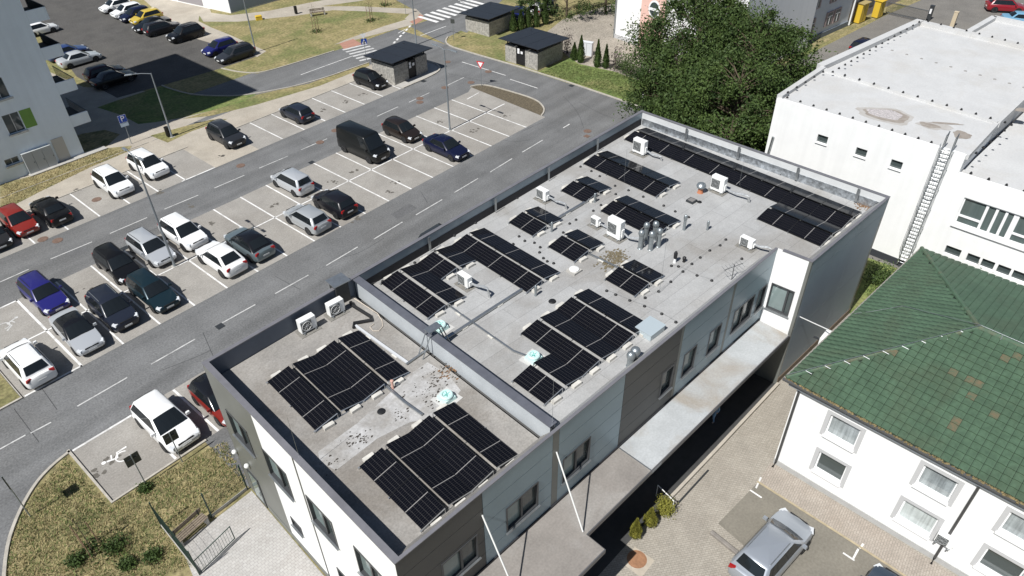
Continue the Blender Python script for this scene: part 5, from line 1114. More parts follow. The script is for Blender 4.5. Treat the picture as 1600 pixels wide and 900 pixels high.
def car(kind, px, facing, col, label, name='parked_car', metal=0., roof=None, rims='rim', z=.7, group='cars parked in the lot', yaw=None, pos=None, scale=1.0, group_on=True):
    """facing: 'S' nose to -Y, 'N' to +Y, 'W' to -X, 'E' to +X"""
    if kind not in CM: CM[kind] = car_meshes(kind)
    C = CM[kind]; P = C['P']; p = gp(*px, z) if pos is None else Vector(pos)
    rz = dict(S=-90, N=90, W=180, E=0)[facing]+random.uniform(-1.3, 1.3)+(yaw or 0)
    root = empty(name, (p.x, p.y, .01), R(rz)); root.scale = (scale,)*3; tag(root, label, 'van' if kind == 'van' else 'car', group)
    pm = paint('%02x%02x%02x' % tuple(int(c*255) for c in col)+('m' if metal else ''), col, metal)
    def add(nm, me, loc, sy=1, par=root, mt=None, rot=None):
        o = inst(nm, me, par, loc)
        if mt: o.material_slots[0].link = 'OBJECT'; o.material_slots[0].material = mt
        if sy < 0: o.scale.y = -1
        if rot: o.rotation_euler = rot
        return o
    b = add('body', C['body'], (0, 0, 0), mt=pm); b.material_slots[1].link = 'OBJECT'; b.material_slots[1].material = roof or pm
    add('windscreen', C['windscreen'], (0, 0, 0)); add('rear_window', C['rear_window'], (0, 0, 0))
    for s_ in C['sides']: add('side_window', s_, (0, 0, 0))
    for s_ in C['surround']: add('window_surround', s_, (0, 0, 0))
    hw, hl, H = C['hw'], C['hl'], P['H']
    for x in C['wx']:
        for s in (1, -1):
            wh = add('wheel', C['wheel'], (x, s*(hw-.085), C['wr']), s); add('rim', C[rims], (0, 0, 0), par=wh)
    zl = P['hood']-.08
    for s in (1, -1):
        add('headlight', C['headlight'], (hl-.2, s*hw*.70, zl), rot=(0, R(12), R(-22*s)))
        add('tail_light', C['tail'], (-hl+.075, s*hw*.70, P['zs']-.10 if kind != 'van' else 1.0), rot=(0, 0, R(14*s)))
        add('mirror', C['mirror'], (P['xc']-.28, s*(hw+.06), P['zs']+.06), mt=pm if kind != 'van' else black_p)
        if P.get('rails'): add('roof_rail', C['rail'], (0, s*hw*.62, H-.005), mt=None)
    add('number_plate', C['plate'], (hl+.002, 0, .45)); add('number_plate', C['plate'], (-hl-.004, 0, .62))
    add('grille', C['grille'], (hl-.05, 0, zl-.03)); add('bumper_intake', C['bumper'], (hl-.06, 0, .34))
    return root
WHT, BLK, SIL, NAVY, DGR = (.80, .80, .79), (.006, .006, .007), (.52, .54, .56), (.006, .008, .03), (.022, .024, .028)
silm = .35
roofblk = mat('black_roof', (.008, .008, .009), .2, coat=.5)
# top row
car('hatch', (28, 344), 'S', (.20, .016, .011), 'red hatchback beside the black saloon, second from the left edge')
car('hatch', (-14, 366), 'S', (.02, .02, .022), 'dark car cut by the left edge of the picture', pos=None)
car('sedan', (78, 326), 'N', BLK, 'black saloon parked tail first beside the red hatchback')
car('suv', (176, 284), 'S', WHT, 'left one of two white crossovers in the top row', rims='rim_d')
car('suv', (231, 257), 'S', WHT, 'right one of two white crossovers in the top row, behind a lamp pole', rims='rim_d')
car('suv', (353, 210), 'S', DGR, 'dark grey crossover alone in the top row near a litter bin')
car('hatch', (463, 174), 'N', (.016, .02, .032), 'old dark blue hatchback parked tail to the lane', scale=.98)
car('hatch', (579, 123), 'S', BLK, 'black hatchback against the gabion bin shelter')
# middle rows, upper half
car('van', (567, 223), 'S', (.007, .008, .008), 'tall black panel van in the middle rows', name='parked_van', z=1.1)
car('hatch', (628, 202), 'S', (.018, .013, .011), 'blackish brown hatchback right of the black van')
car('mpv', (456, 282), 'N', SIL, 'grey people carrier in the upper middle row seen from behind', metal=silm, scale=.97)
car('suv', (286, 363), 'S', WHT, 'white crossover in front of the lamp pole, nose down', rims='rim_d')
car('wagon', (235, 386), 'S', SIL, 'silver estate car left of the lamp pole', metal=silm)
car('wagon', (183, 411), 'S', BLK, 'black estate car between the blue car and the silver estate')
car('wagon', (67, 457), 'S', (.016, .015, .13), 'bright blue estate car at the left of the middle rows')
# middle rows, lower half
car('sedan', (697, 228), 'S', NAVY, 'navy blue saloon closest to the far lamp pole')
car('hatch', (522, 315), 'N', (.010, .010, .013), 'dark hatchback seen from behind next to a silver one', scale=1.03)
car('hatch', (479, 339), 'N', (.42, .44, .45), 'silver hatchback with red tail lights left of the dark hatchback', metal=silm, scale=1.03)
car('coupe_suv', (389, 379), 'N', (.16, .2, .215), 'teal grey crossover with a black roof', metal=.4, roof=roofblk, rims='rim_d')
car('coupe_suv', (345, 402), 'N', WHT, 'white coupe crossover showing its rear, between two stalls', rims='rim_d')
car('wagon', (238, 453), 'S', (.012, .028, .038), 'dark teal estate car in the lower middle row', metal=.3)
car('suv', (175, 481), 'S', (.018, .021, .032), 'dark blue grey crossover right of the silver saloon')
car('sedan', (119, 515), 'S', SIL, 'silver saloon with a dark glass roof', metal=silm, roof=roofblk)
car('suv', (42, 565), 'N', WHT, 'white crossover in the wide stall at the left edge', rims='rim_d')
# row by the building
car('hatch', (257, 656), 'S', WHT, 'big white hatchback beside the disabled stall', scale=1.1, z=.8)
car('hatch', (341, 622), 'S', (.20, .02, .014), 'red car with a black roof half hidden by the office building', roof=roofblk)
car('hatch', (690, 369), 'E', (.03, .033, .036), 'dark car mostly hidden behind the office parapet', group='cars on the lane')
# lot beside the apartment block
gw = 'cars parked beside the apartment block'
for kind, px, f, col, lab, mt in (('hatch', (180, 8), 'W', WHT, 'white car at the far end of the upper left row', 0), ('hatch', (198, 16), 'W', WHT, 'white car next to the navy car in the upper left row', 0), ('hatch', (211, 22), 'W', NAVY, 'navy car between a white and a yellow car', 0),
    ('hatch', (228, 26), 'W', (.52, .38, .05), 'yellow hatchback in the upper left row', 0), ('sedan', (237, 37), 'W', BLK, 'black saloon right of the yellow hatchback', 0), ('wagon', (253, 42), 'E', (.016, .016, .02), 'dark estate car showing a red tail light', 0), ('suv', (290, 52), 'W', BLK, 'black four wheel drive at the end of the upper left row', 0),
    ('hatch', (343, 73), 'W', (.012, .014, .10), 'blue hatchback left of the dark estate near the lawn', 0), ('wagon', (367, 83), 'W', (.025, .027, .032), 'dark grey estate car on the corner of the lawn', 0),
    ('sedan', (123, 90), 'E', (.50, .52, .53), 'silver white saloon beside the apartment balconies', .2), ('sedan', (104, 80), 'E', (.03, .055, .16), 'blue saloon partly behind the silver white saloon', 0), ('hatch', (163, 112), 'E', (.04, .012, .018), 'maroon hatchback in the shade of the apartment block', 0), ('sedan', (177, 121), 'E', BLK, 'black saloon in the shade of the apartment block', 0), ('hatch', (62, 44), 'E', WHT, 'white car mostly hidden by a balcony', 0)):
    car(kind, px, f, col, lab, metal=mt, group=gw)
go = 'cars in the far yards'
car('hatch', (836, 12), 'N', WHT, 'white car behind the hedge at the top', yaw=-55, group=go); car('sedan', (812, 19), 'N', (.014, .02, .12), 'dark blue car beside the back bin shelter', yaw=-60, group=go); car('hatch', (858, 6), 'N', BLK, 'black car behind the white car at the top', yaw=-55, group=go)
car('hatch', (1350, 71), 'E', (.01, .012, .03), 'dark blue car half hidden by the white roof edge', yaw=-8, group=go)
car('suv', (1571, 9), 'E', (.24, .012, .02), 'red car at the top right corner', yaw=-62, group=go); car('sedan', (1598, 29), 'E', (.16, .33, .47), 'light blue car cut by the right edge', yaw=-62, group=go)
# yard between the buildings
car('suv', (1207, 856), 'E', (.38, .41, .45), 'silver blue people carrier on the tarmac by the white house', yaw=-6, metal=.45, group='cars in the courtyard', scale=1.04, z=.8, rims='rim')
car('wagon', (1366, 950), 'E', (.035, .055, .085), 'dark blue car cut by the bottom edge', yaw=-4, metal=.3, group='cars in the courtyard')

# ================================================================== STREET FURNITURE
pole_m = mat('lamp_pole', (.30, .33, .35), .45, metal=.6)
def lamp(pos, h, arms, label, head=.55):
    root = empty('street_lamp', (pos[0], pos[1], 0)); tag(root, label, 'street lamp', 'street lamps')
    auto_smooth(MB().lathe((0, 0, 0), [(.11, 0), (.11, .25), (.085, .3), (.075, h*.5), (.05, h)], 12).build('pole', pole_m, root)); MB().box((0, 0, .02), (.4, .4, .04)).build('base_plate', concrete, root)
    for ax, ay in arms:
        L_ = math.hypot(ax, ay); d_ = Vector((ax/L_, ay/L_, 0))
        MB().tube([(0, 0, h-.05), (d_.x*L_*.5, d_.y*L_*.5, h+.08), (d_.x*L_, d_.y*L_, h+.12)], .035, 8).build('arm', pole_m, root)
        o = MB().box((d_.x*(L_+head/2), d_.y*(L_+head/2), h+.13), (head, .22, .09), math.atan2(ay, ax), top=.8).build('lamp_head', pole_m, root); bevel(o, .02)
        MB().box((d_.x*(L_+head/2), d_.y*(L_+head/2), h+.08), (head*.8, .16, .015), math.atan2(ay, ax)).build('lens', plate_m, root)
    return root
lamp((-.46, 19.73), 6.3, [(-1.3, .75)], 'street lamp with a bent arm standing in the verge by the apartment shadow', .7)
lamp((-11.05, .1), 9.0, [(0, .8), (0, -.8)], 'tall double street lamp in the middle of the parked cars')
lamp((17.42, .12), 7.85, [(0, .85), (0, -.85)], 'tall double street lamp in the empty part of the lot', .75)
lamp((17.42, 32.67), 8.0, [(-.9, 0)], 'street lamp at the corner of the lawn beside the dark estate car')
q = gp(702-.0, 78, 8); lamp((31.2, 19.5), 8.0, [(.0, -.8)], 'street lamp rising behind the gabion shelter near the crossing')
# litter bins
def bin_(px, label, col=black_p, r=.2, h=.85):
    p = gp(*px); root = empty('litter_bin', (p.x, p.y, 0)); tag(root, label, 'bin', 'litter bins')
    auto_smooth(MB().lathe((0, 0, .1), [(r*.85, 0), (r, .05), (r, h), (r*1.06, h+.02), (r*1.06, h+.08), (r*.75, h+.09), (r*.7, h-.05)], 16).build('bucket', col, root)); MB().tube([(r*1.1, 0, 0), (r*1.1, 0, h+.15)], .03, 6).build('post', metal_dark, root)
bin_((264, 214), 'black litter bin at the foot of the bent arm street lamp'); bin_((463, 22), 'black litter bin on the footpath left of the bench')
# signs
def sign(pos, h, shape, face, label, w_=.6, h_=.6, col=None, text=None, extra=None, z0=None, name='road_sign', mat_back=None):
    root = empty(name, (pos[0], pos[1], 0), face); tag(root, label, 'sign', 'road signs')      # local +x is the face normal
    MB().tube([(-.03, 0, 0), (-.03, 0, h)], .03, 8).build('post', pole_m, root)
    def plate(pts, x, m_, nm='plate', par=root, t=.008): 
        n_ = len(pts); vs = [(x, a, b) for a, b in pts]+[(x+t, a, b) for a, b in pts]
        return MB().add(vs, [tuple(range(n_))[::-1], tuple(range(n_, 2*n_))]+[(i, (i+1) % n_, n_+(i+1) % n_, n_+i) for i in range(n_)]).build(nm, m_, par)
    return root, plate
red_s = mat('sign_red', (.55, .02, .03), .4); blue_s = mat('sign_blue', (.01, .06, .36), .4); white_s = mat('sign_white', (.8, .8, .8), .4); back_s = mat('sign_back', (.06, .065, .06), .5, metal=.1)
def text_mesh(parent, s, size, loc, rot, m_, nm='lettering'):
    cu = bpy.data.curves.new('t', 'FONT'); cu.body = s; cu.size = size; cu.align_x = 'CENTER'; cu.align_y = 'CENTER'; cu.extrude = .003
    o = bpy.data.objects.new('t', cu); COL.objects.link(o); dg = bpy.context.evaluated_depsgraph_get(); me = bpy.data.meshes.new_from_object(o.evaluated_get(dg)); bpy.data.objects.remove(o)
    me.materials.clear(); me.materials.append(m_); t = inst(nm, me, parent, loc); t.rotation_euler = rot; return t
sq = lambda w_, h_, zc: [(-w_/2, zc-h_/2), (w_/2, zc-h_/2), (w_/2, zc+h_/2), (-w_/2, zc+h_/2)]
r_, pl_ = sign((-3.65, 21.35), 2.9, 'sq', R(-95), 'blue parking sign with a white P in the apartment shadow')
pl_(sq(.72, .72, 2.55), 0, white_s, 'plate'); b_ = pl_(sq(.68, .68, 2.55), .009, blue_s, 'sign_face'); text_mesh(r_, 'P', .72, (.021, 0, 2.55), (R(90), 0, R(90)), white_s); pl_(sq(.72, .36, 1.98), 0, mat('sign_pale_blue', (.5, .6, .7), .4), 'plate'); 
r_, pl_ = sign((26.97, 4.88), 2.75, 'tri', R(195), 'yield sign, white triangle with a red border at the planting island')
tri_ = lambda s, zc: [(-s*.5, zc+s*.29), (0, zc-s*.58), (s*.5, zc+s*.29)]
pl_(tri_(.95, 2.45), 0, red_s); pl_(tri_(.6, 2.45), .009, white_s, 'sign_face')
r_, pl_ = sign((23.89, 20.06), 3.3, 'sq', R(-115), 'blue pedestrian crossing sign below a white triangle')
pl_(sq(.66, .66, 2.3), 0, blue_s); pl_([(-.26, 2.03), (.26, 2.03), (0, 2.58)], .009, white_s, 'sign_face'); pl_(tri_(.7, 3.0), 0, white_s)
g = MB(); g.tube([(.02, 0, 2.42), (.02, 0, 2.2), (.02, .1, 2.06)], .035, 6); g.tube([(.02, 0, 2.2), (.02, -.1, 2.06)], .03, 6); g.tube([(.02, -.12, 2.28), (.02, .12, 2.34)], .025, 6); o = g.build('pictogram', black_p, r_); o['kind'] = 'stuff'; del o['kind']
for pos, lab in (((-21.93, -16.62), 'dark back of a square sign before the disabled stall'), ((-19.93, -16.74), 'dark back of a square sign in front of the white hatchback')):
    r_, pl_ = sign(pos, 2.4, 'sq', R(88), lab); pl_(sq(.72, .72, 2.05), 0, back_s); pl_(sq(.70, .70, 2.05), .009, blue_s, 'sign_face'); MB().box((-.03, 0, 2.15), (.03, .5, .04)).build('bracket', metal_dark, r_)
r_, pl_ = sign((-26.7, -14.03), 3.25, 'sq', R(180), 'thin post of an edge on sign on the lawn at the left edge'); pl_(sq(.62, .95, 2.75), 0, back_s)
for px, lab in (((634, 23), 'thin crossing sign post on the far lawn'), ((709, 63), 'thin sign post in the grass tip by the far shelter')):
    p = gp(*px); r_, pl_ = sign(p, 2.6, 'sq', R(-150), lab); pl_(sq(.5, .5, 2.3), 0, back_s)
# benches
def bench(pos, rz, label, ln=1.8, conc=True):
    root = empty('bench', (pos[0], pos[1], 0), rz); tag(root, label, 'bench', 'benches')
    wood = mat('bench_slat', (.2, .16, .12), .8, var=.2, scale=6)
    for s in (-1, 1): MB().box((s*ln*.44, 0, .22), (.14, .5, .44)).build('leg', concrete, root)
    for k in range(4): MB().box((0, -.2+.13*k, .46), (ln, .10, .035)).build('seat_slat', wood, root)
    for k in range(2): MB().box((0, .28, .62+.16*k), (ln, .03, .12)).build('back_slat', wood, root)
    for s in (-1, 1): MB().box((s*ln*.4, .255, .62), (.05, .03, .5)).build('back_post', metal_dark, root)
p = gp(497, 24); bench(p, R(-25), 'slatted bench on pale blocks by the footpath', 2.0)
p = gp(302, 833); bench(p, R(8), 'slatted bench with concrete ends inside the fence corner', 1.7)
p = gp(405, 31); root = empty('grit_box', (p.x, p.y, 0), R(-20)); tag(root, 'small yellow grit box beside the footpath', 'box'); MB().box((0, 0, .25), (.8, .5, .5)).build('case', mat('yellow_plastic', (.62, .42, .04), .5), root); MB().box((0, 0, .53), (.86, .56, .07), top=.85).build('lid', MATS['yellow_plastic'], root)
# yellow cabinets, gate, pillars at the top right
yel = MATS['yellow_plastic']
for px, lab, h, w_ in (((1346, 36), 'yellow cabinet with a lean roof beside the mauve wall', 2.3, 1.5), ((1374, 28), 'plain yellow cabinet right of the roofed one', 2.0, 1.3)):
    p = gp(*px); root = empty('cabinet', (p.x, p.y, 0), R(-9)); tag(root, lab, 'cabinet', 'yellow cabinets'); bevel(MB().box((0, .4, h/2+.1), (w_, .8, h)).build('case', yel, root)); MB().box((0, -.006, h/2+.1), (.03, .01, h*.9)).build('door_gap', metal_dark, root); MB().box((0, .4, .05), (w_*.9, .7, .1)).build('foot', metal_dark, root)
    MB().box((0, .35, h+.16), (w_+.2, 1.1, .08)).build('lid', mat('ochre_lid', (.36, .28, .12), .7) if 'lean' in lab else yel, root)
a, b = gp(1383, 22), gp(1445, 36); root = empty('sliding_gate', (a.x, a.y, 0)); tag(root, 'dark metal sliding gate across the yard entrance', 'gate')
L_ = (b-a).length; dg_ = (b-a).normalized()
for z in (.25, 1.5): g = MB(); g.tube([(0, 0, z), (dg_.x*L_, dg_.y*L_, z)], .05, 6); g.build('rail', metal_dark, root)
for k in range(40): q = dg_*L_*k/39; MB().tube([(q.x, q.y, .25), (q.x, q.y, 1.5)], .02, 4).build('bar', metal_dark, root)
for px, lab, m_ in (((1450, 32), 'dark gate post with a white notice', metal_dark), ((1487, 42), 'beige concrete gate pillar', mat('beige_pillar', (.5, .42, .3), .8))):
    p = gp(*px); root = empty('gate_post', (p.x, p.y, 0)); tag(root, lab, 'post'); MB().box((0, 0, .9), (.45, .45, 1.8)).build('shaft', m_, root); MB().box((0, 0, 1.83), (.5, .5, .06)).build('cap', m_, root)
    if 'notice' in lab: MB().box((-.24, -.05, 1.2), (.02, .34, .6), R(25)).build('notice', white_s, root)
p = gp(917, 86); root = empty('utility_cabinet', (p.x, p.y, 0), R(15)); tag(root, 'pale grey utility cabinet between the conical thujas', 'cabinet'); bevel(MB().box((0, 0, .75), (.5, 1.3, 1.5)).build('case', mat('pale_grey_box', (.62, .64, .66), .5), root)); MB().box((0, 0, 1.53), (.56, 1.36, .06)).build('lid', MATS['pale_grey_box'], root); MB().box((-.255, 0, .75), (.012, .02, 1.3)).build('door_gap', metal_dark, root)
p = gp(1003, 163); root = empty('bollard', (p.x, p.y, 0)); tag(root, 'black bollard with pale bands at the end of the kerb', 'bollard'); auto_smooth(MB().lathe((0, 0, 0), [(.13, 0), (.12, .05), (.12, 1.3), (.09, 1.4), (.02, 1.42)], 14).build('post', black_p, root))
for z in (.75, 1.05): MB().lathe((0, 0, z), [(.123, 0), (.123, .1)], 14).build('band', white_s, root)
# bin shelters
stone = mat('gabion_stone', (.40, .38, .34), .9, col2=(.24, .23, .21), scale=3.2, detail=3, bump=1.0, bscale=5, speck=.28, speck_s=5)
def shelter(x0, y0, x1, y1, wall_h, roof_h, door, label):
    root = empty('bin_shelter', (x0, y0, 0)); tag(root, label, 'shelter', 'gabion bin shelters'); W_, D_ = x1-x0, y1-y0; t = .4
    ws = []
    if door == 'W': ws = [((0, 0), (t, D_*.38)), ((0, D_*.66), (t, D_)), ((t, 0), (W_, t)), ((t, D_-t), (W_, D_)), ((W_-t, t), (W_, D_-t))]
    elif door == 'S': ws = [((0, 0), (W_*.42, t)), ((W_*.66, 0), (W_, t)), ((0, t), (t, D_)), ((W_-t, t), (W_, D_)), ((t, D_-t), (W_-t, D_))]
    else: ws = [((0, 0), (W_, t)), ((0, t), (t, D_)), ((W_-t, t), (W_, D_)), ((t, D_-t), (W_-t, D_))]
    for (a, b), (c, e) in ws:
        wl = MB().prism([(a, b), (c, b), (c, e), (a, e)], 0, wall_h).build('gabion_wall', stone, root)
    for x in (.2, W_-.2):
        for y in (.2, D_-.2): MB().box((x, y, roof_h/2+.1), (.1, .1, roof_h+.1)).build('post', metal_dark, root)
    rm = mat('shelter_roof', (.032, .036, .045), .45, metal=.4, var=.1, scale=2); ov = .55; n_ = 3
    for k in range(n_):
        xa, xb_ = -ov+(W_+2*ov)*k/n_, -ov+(W_+2*ov)*(k+1)/n_-.03
        if door == 'W': MB().add([(-ov, -ov+(D_+2*ov)*k/n_, roof_h+.3), (W_+ov, -ov+(D_+2*ov)*k/n_, roof_h+.05), (W_+ov, -ov+(D_+2*ov)*(k+1)/n_-.03, roof_h+.05), (-ov, -ov+(D_+2*ov)*(k+1)/n_-.03, roof_h+.3)]+[(-ov, -ov+(D_+2*ov)*k/n_, roof_h+.22), (W_+ov, -ov+(D_+2*ov)*k/n_, roof_h-.03), (W_+ov, -ov+(D_+2*ov)*(k+1)/n_-.03, roof_h-.03), (-ov, -ov+(D_+2*ov)*(k+1)/n_-.03, roof_h+.22)], [(0, 1, 2, 3), (7, 6, 5, 4), (0, 4, 5, 1), (1, 5, 6, 2), (2, 6, 7, 3), (3, 7, 4, 0)]).build('roof_sheet', rm, root)
        else: MB().add([(xa, -ov, roof_h+.3), (xb_, -ov, roof_h+.3), (xb_, D_+ov, roof_h+.05), (xa, D_+ov, roof_h+.05), (xa, -ov, roof_h+.22), (xb_, -ov, roof_h+.22), (xb_, D_+ov, roof_h-.03), (xa, D_+ov, roof_h-.03)], [(0, 1, 2, 3), (7, 6, 5, 4), (0, 4, 5, 1), (1, 5, 6, 2), (2, 6, 7, 3), (3, 7, 4, 0)]).build('roof_sheet', rm, root)
    if door == 'W':
        dd = MB().box((.12, D_*.52, wall_h*.48), (.06, D_*.27, wall_h*.96)).build('door', black_p, root)
        for y, z in ((D_*.58, 1.45), (D_*.58, 1.75), (D_*.48, 1.5)): MB().box((-.035, y-D_*.52+D_*.52-.0, z), (.01, .3, .28)).build('notice', white_s, root)
    if door == 'S':
        dd = MB().box((W_*.54, .12, wall_h*.48), (W_*.235, .06, wall_h*.96)).build('door', black_p, root)
        for x, z in ((W_*.48, 1.35), (W_*.48, 1.7), (W_*.58, 1.5)): MB().box((x, -.02, z), (.3, .01, .3)).build('notice', white_s, root)
    MB().box((W_/2, D_/2, .55), (W_*.5, D_*.4, 1.1)).build('container', mat('container_brown', (.22, .1, .05), .7), root)
shelter(21.35, 12.3, 26.2, 15.9, 2.05, 2.4, 'S', 'gabion bin shelter with a dark sheet roof beside a black hatchback')
shelter(34.1, 2.95, 38.6, 7.7, 1.95, 2.35, 'W', 'gabion bin shelter with white notices on its door by the kerb')
shelter(38.7, 14.4, 43.4, 18.4, 1.75, 2.1, 'N', 'farthest gabion bin shelter behind the grass triangle')
# fence, gate and rack at the lower left courtyard
fen = mat('fence_green', (.02, .05, .04), .5)
def fence(a, b, label, h=1.9, n_=None):
    a, b = Vector(a), Vector(b); d_ = (b-a); L_ = d_.length; u_ = d_/L_; root = empty('mesh_fence', (a.x, a.y, 0)); tag(root, label, 'fence', 'mesh fences'); np_ = max(2, int(L_/2.2)+1)
    for k in range(np_): q = u_*L_*k/(np_-1); MB().box((q.x, q.y, h/2), (.06, .06, h+.1), math.atan2(u_.y, u_.x)).build('post', fen, root)
    g = MB(); nn = int(L_/.05)
    for k in range(nn): q = u_*L_*(k+.5)/nn; g.box((q.x, q.y, h/2+.05), (.006, .006, h-.1))
    for z in (.1, .5, .9, 1.3, h-.05): g.tube([(0, 0, z), (u_.x*L_, u_.y*L_, z)], .006, 4)
    o = g.build('mesh_panel', fen, root); o['kind'] = 'stuff'
    g = MB(); strip(g, [(0, 0), (u_.x*L_, u_.y*L_)], .06, 0, .18); g.build('base_board', concrete, root)
fence((-22.65, -19.6), (-22.8, -23.4), 'green mesh fence edging the pale courtyard on the left'); fence((-20.75, -21.05), (-18.65, -20.95), 'green mesh fence panel running to the office corner')
a, b = Vector((-22.8, -23.4)), Vector((-20.7, -23.05)); root = empty('fence_gate', (a.x, a.y, 0)); tag(root, 'open grey fence gate standing on the pale courtyard', 'gate'); d_ = b-a
for z in (.12, 1.1): MB().tube([(0, 0, z), (d_.x, d_.y, z)], .025, 6).build('rail', fen, root)
for k in range(2): MB().tube([(d_.x*k, d_.y*k, .1), (d_.x*k, d_.y*k, 1.12)], .025, 6).build('stile', fen, root)
for k in range(14): q = d_*(k+1)/15; MB().tube([(q.x, q.y, .12), (q.x, q.y, 1.1)], .008, 4).build('bar', fen, root)
# rails along the canopy walk and planter
rail_m = mat('kerb_wall', (.42, .38, .32), .85, var=.1, scale=2)
g = MB(); strip(g, [(-5.3, -37.85), (-1, -38.12), (5.85, -38.5)], .16, 0, .22); tag(g.build('low_wall', rail_m), 'low pale kerb wall along the shaded canopy walk', 'wall')
g = MB(); strip(g, [(-5.1, -38.3), (-2.3, -38.45)], .07, 0, .12); tag(g.build('low_wall', metal_dark), 'dark rail parallel to the kerb wall', 'rail')
p0, p1 = gp(1028, 758, .9), gp(1053, 783, .9); root = empty('handrail', (p0.x, p0.y, 0)); tag(root, 'short white handrail beside the roundest bush', 'handrail')
MB().tube([(0, 0, .9), (p1.x-p0.x, p1.y-p0.y, .9)], .025, 6).build('rail', white_p, root)
for k in (0, 1): MB().tube([((p1.x-p0.x)*k, (p1.y-p0.y)*k, 0), ((p1.x-p0.x)*k, (p1.y-p0.y)*k, .9)], .022, 6).build('post', white_p, root)
a, b = gp(1110, 833), gp(1180, 889); d_ = (b-a); o = MB().box((0, 0, .09), (d_.length, .2, .18), math.atan2(d_.y, d_.x)).build('wheel_stop', mat('wheel_stop', (.22, .2, .18), .85, var=.15, scale=4), loc=((a.x+b.x)/2, (a.y+b.y)/2, .012)); tag(bevel(o, .03), 'long grey wheel stop bar left of the silver people carrier', 'wheel stop')
# saplings' stakes are parts of the saplings below

# ================================================================== VEGETATION
def leaf_mat(name, c, c2, sc=1.3):
    m_ = mat(name, c, .65, col2=c2, scale=sc, detail=6, spec=.25); b = m_.node_tree.nodes['Principled BSDF']
    try: b.inputs['Subsurface Weight'].default_value = 0
    except Exception: pass
    return m_
bark = mat('bark', (.10, .075, .05), .95, var=.3, scale=5, bump=.6, bscale=12)
rv = random.Random(11)
def leaf(mb, p, s, nrm=None):
    a = Vector((rv.gauss(0, 1), rv.gauss(0, 1), rv.gauss(0, 1)+.35)).normalized(); t = a.orthogonal().normalized(); t.rotate(Matrix.Rotation(rv.random()*6.28, 3, a)); b = a.cross(t)
    l_, w_ = s*rv.uniform(.7, 1.3), s*rv.uniform(.35, .6)
    mb.add([p-t*l_*.5, p+b*w_*.5, p+t*l_*.5, p-b*w_*.5], [(0, 1, 2, 3)])
def tree(pos, h, r, label, leaves=9000, ls=.27, m_=None, clumps=75, squash=.95, name='deciduous_tree', group='trees between the buildings', lean=(0, 0), low=.2):
    root = empty(name, (pos[0], pos[1], 0)); tag(root, label, 'tree', group)
    tb = MB(); tb.tube([(0, 0, 0), (lean[0]*.3, lean[1]*.3, h*.3), (lean[0]*.6, lean[1]*.6, h*.6), (lean[0], lean[1], h*.9)], .28*r/5, 8, r2=.04)
    cb = MB(); zc = h*(.5+low*.35); rzv = h*(1-low)/2
    for k in range(clumps):
        while True:
            v = Vector((rv.uniform(-1, 1), rv.uniform(-1, 1), rv.uniform(-1, 1)))
            if .25 < v.length < 1: break
        if rv.random() < .6: v = v.normalized()*rv.uniform(.75, 1.06)
        c = Vector((lean[0]*.6+v.x*r*(1.0-.25*max(0, v.z)), lean[1]*.6+v.y*r*(1.0-.25*max(0, v.z)), zc+v.z*rzv*squash))
        st = Vector((lean[0]*.4, lean[1]*.4, max(h*.15, min(h*.75, c.z-r*.35)))); mid = (st+c)/2+Vector((0, 0, .2))
        tb.tube([st, mid, c], .05*r/5+.01, 5, r2=.012, caps=False)
        out = (c-Vector((0, 0, zc))).normalized(); cr = r*rv.uniform(.11, .33); per = leaves//clumps
        dro = Vector((out.x, out.y, -.25)).normalized()
        for i in range(per):
            q = Vector((rv.gauss(0, .5), rv.gauss(0, .5), rv.gauss(0, .36)))*cr+dro*rv.uniform(-.3, 1.6)*cr-Vector((0, 0, 1))*rv.random()**2*cr*.9
            leaf(cb, c+q, ls*rv.uniform(.6, 1.2))
    tb.build('trunk', bark, root); cb.build('crown', m_, root); return root
lm1 = leaf_mat('leaf_dark_green', (.074, .112, .028), (.020, .040, .011), .7); lm2 = leaf_mat('leaf_mid_green', (.080, .120, .030), (.024, .046, .013), .7); lm3 = leaf_mat('leaf_olive', (.085, .10, .03), (.03, .045, .014), 1.0)
tree((39.0, -13.5), 11.6, 5.2, 'tallest dark green tree in front of the pink striped building', 36000, .29, lm1, 120)
tree((36.6, -20.6), 11.0, 5.0, 'wide dark green tree beside the white flat roofed building', 36000, .29, lm1, 120)
tree((29.8, -22.6), 9.2, 4.6, 'dense green tree right behind the office back parapet', 32000, .29, lm2, 105, low=.08)
tree((32.2, -15.4), 7.6, 3.7, 'lower green tree left of the dense one, near the black bollard', 24000, .28, lm1, 85, low=.06)
tree((24.0, -25.0), 6.8, 3.4, 'low green tree between the office and the white wall', 13000, .31, lm2, 60, low=.05)
tree((33.9, -12.6), 4.6, 1.9, 'small loose tree at the edge of the green lawn', 2400, .2, lm3, 26, low=.05)
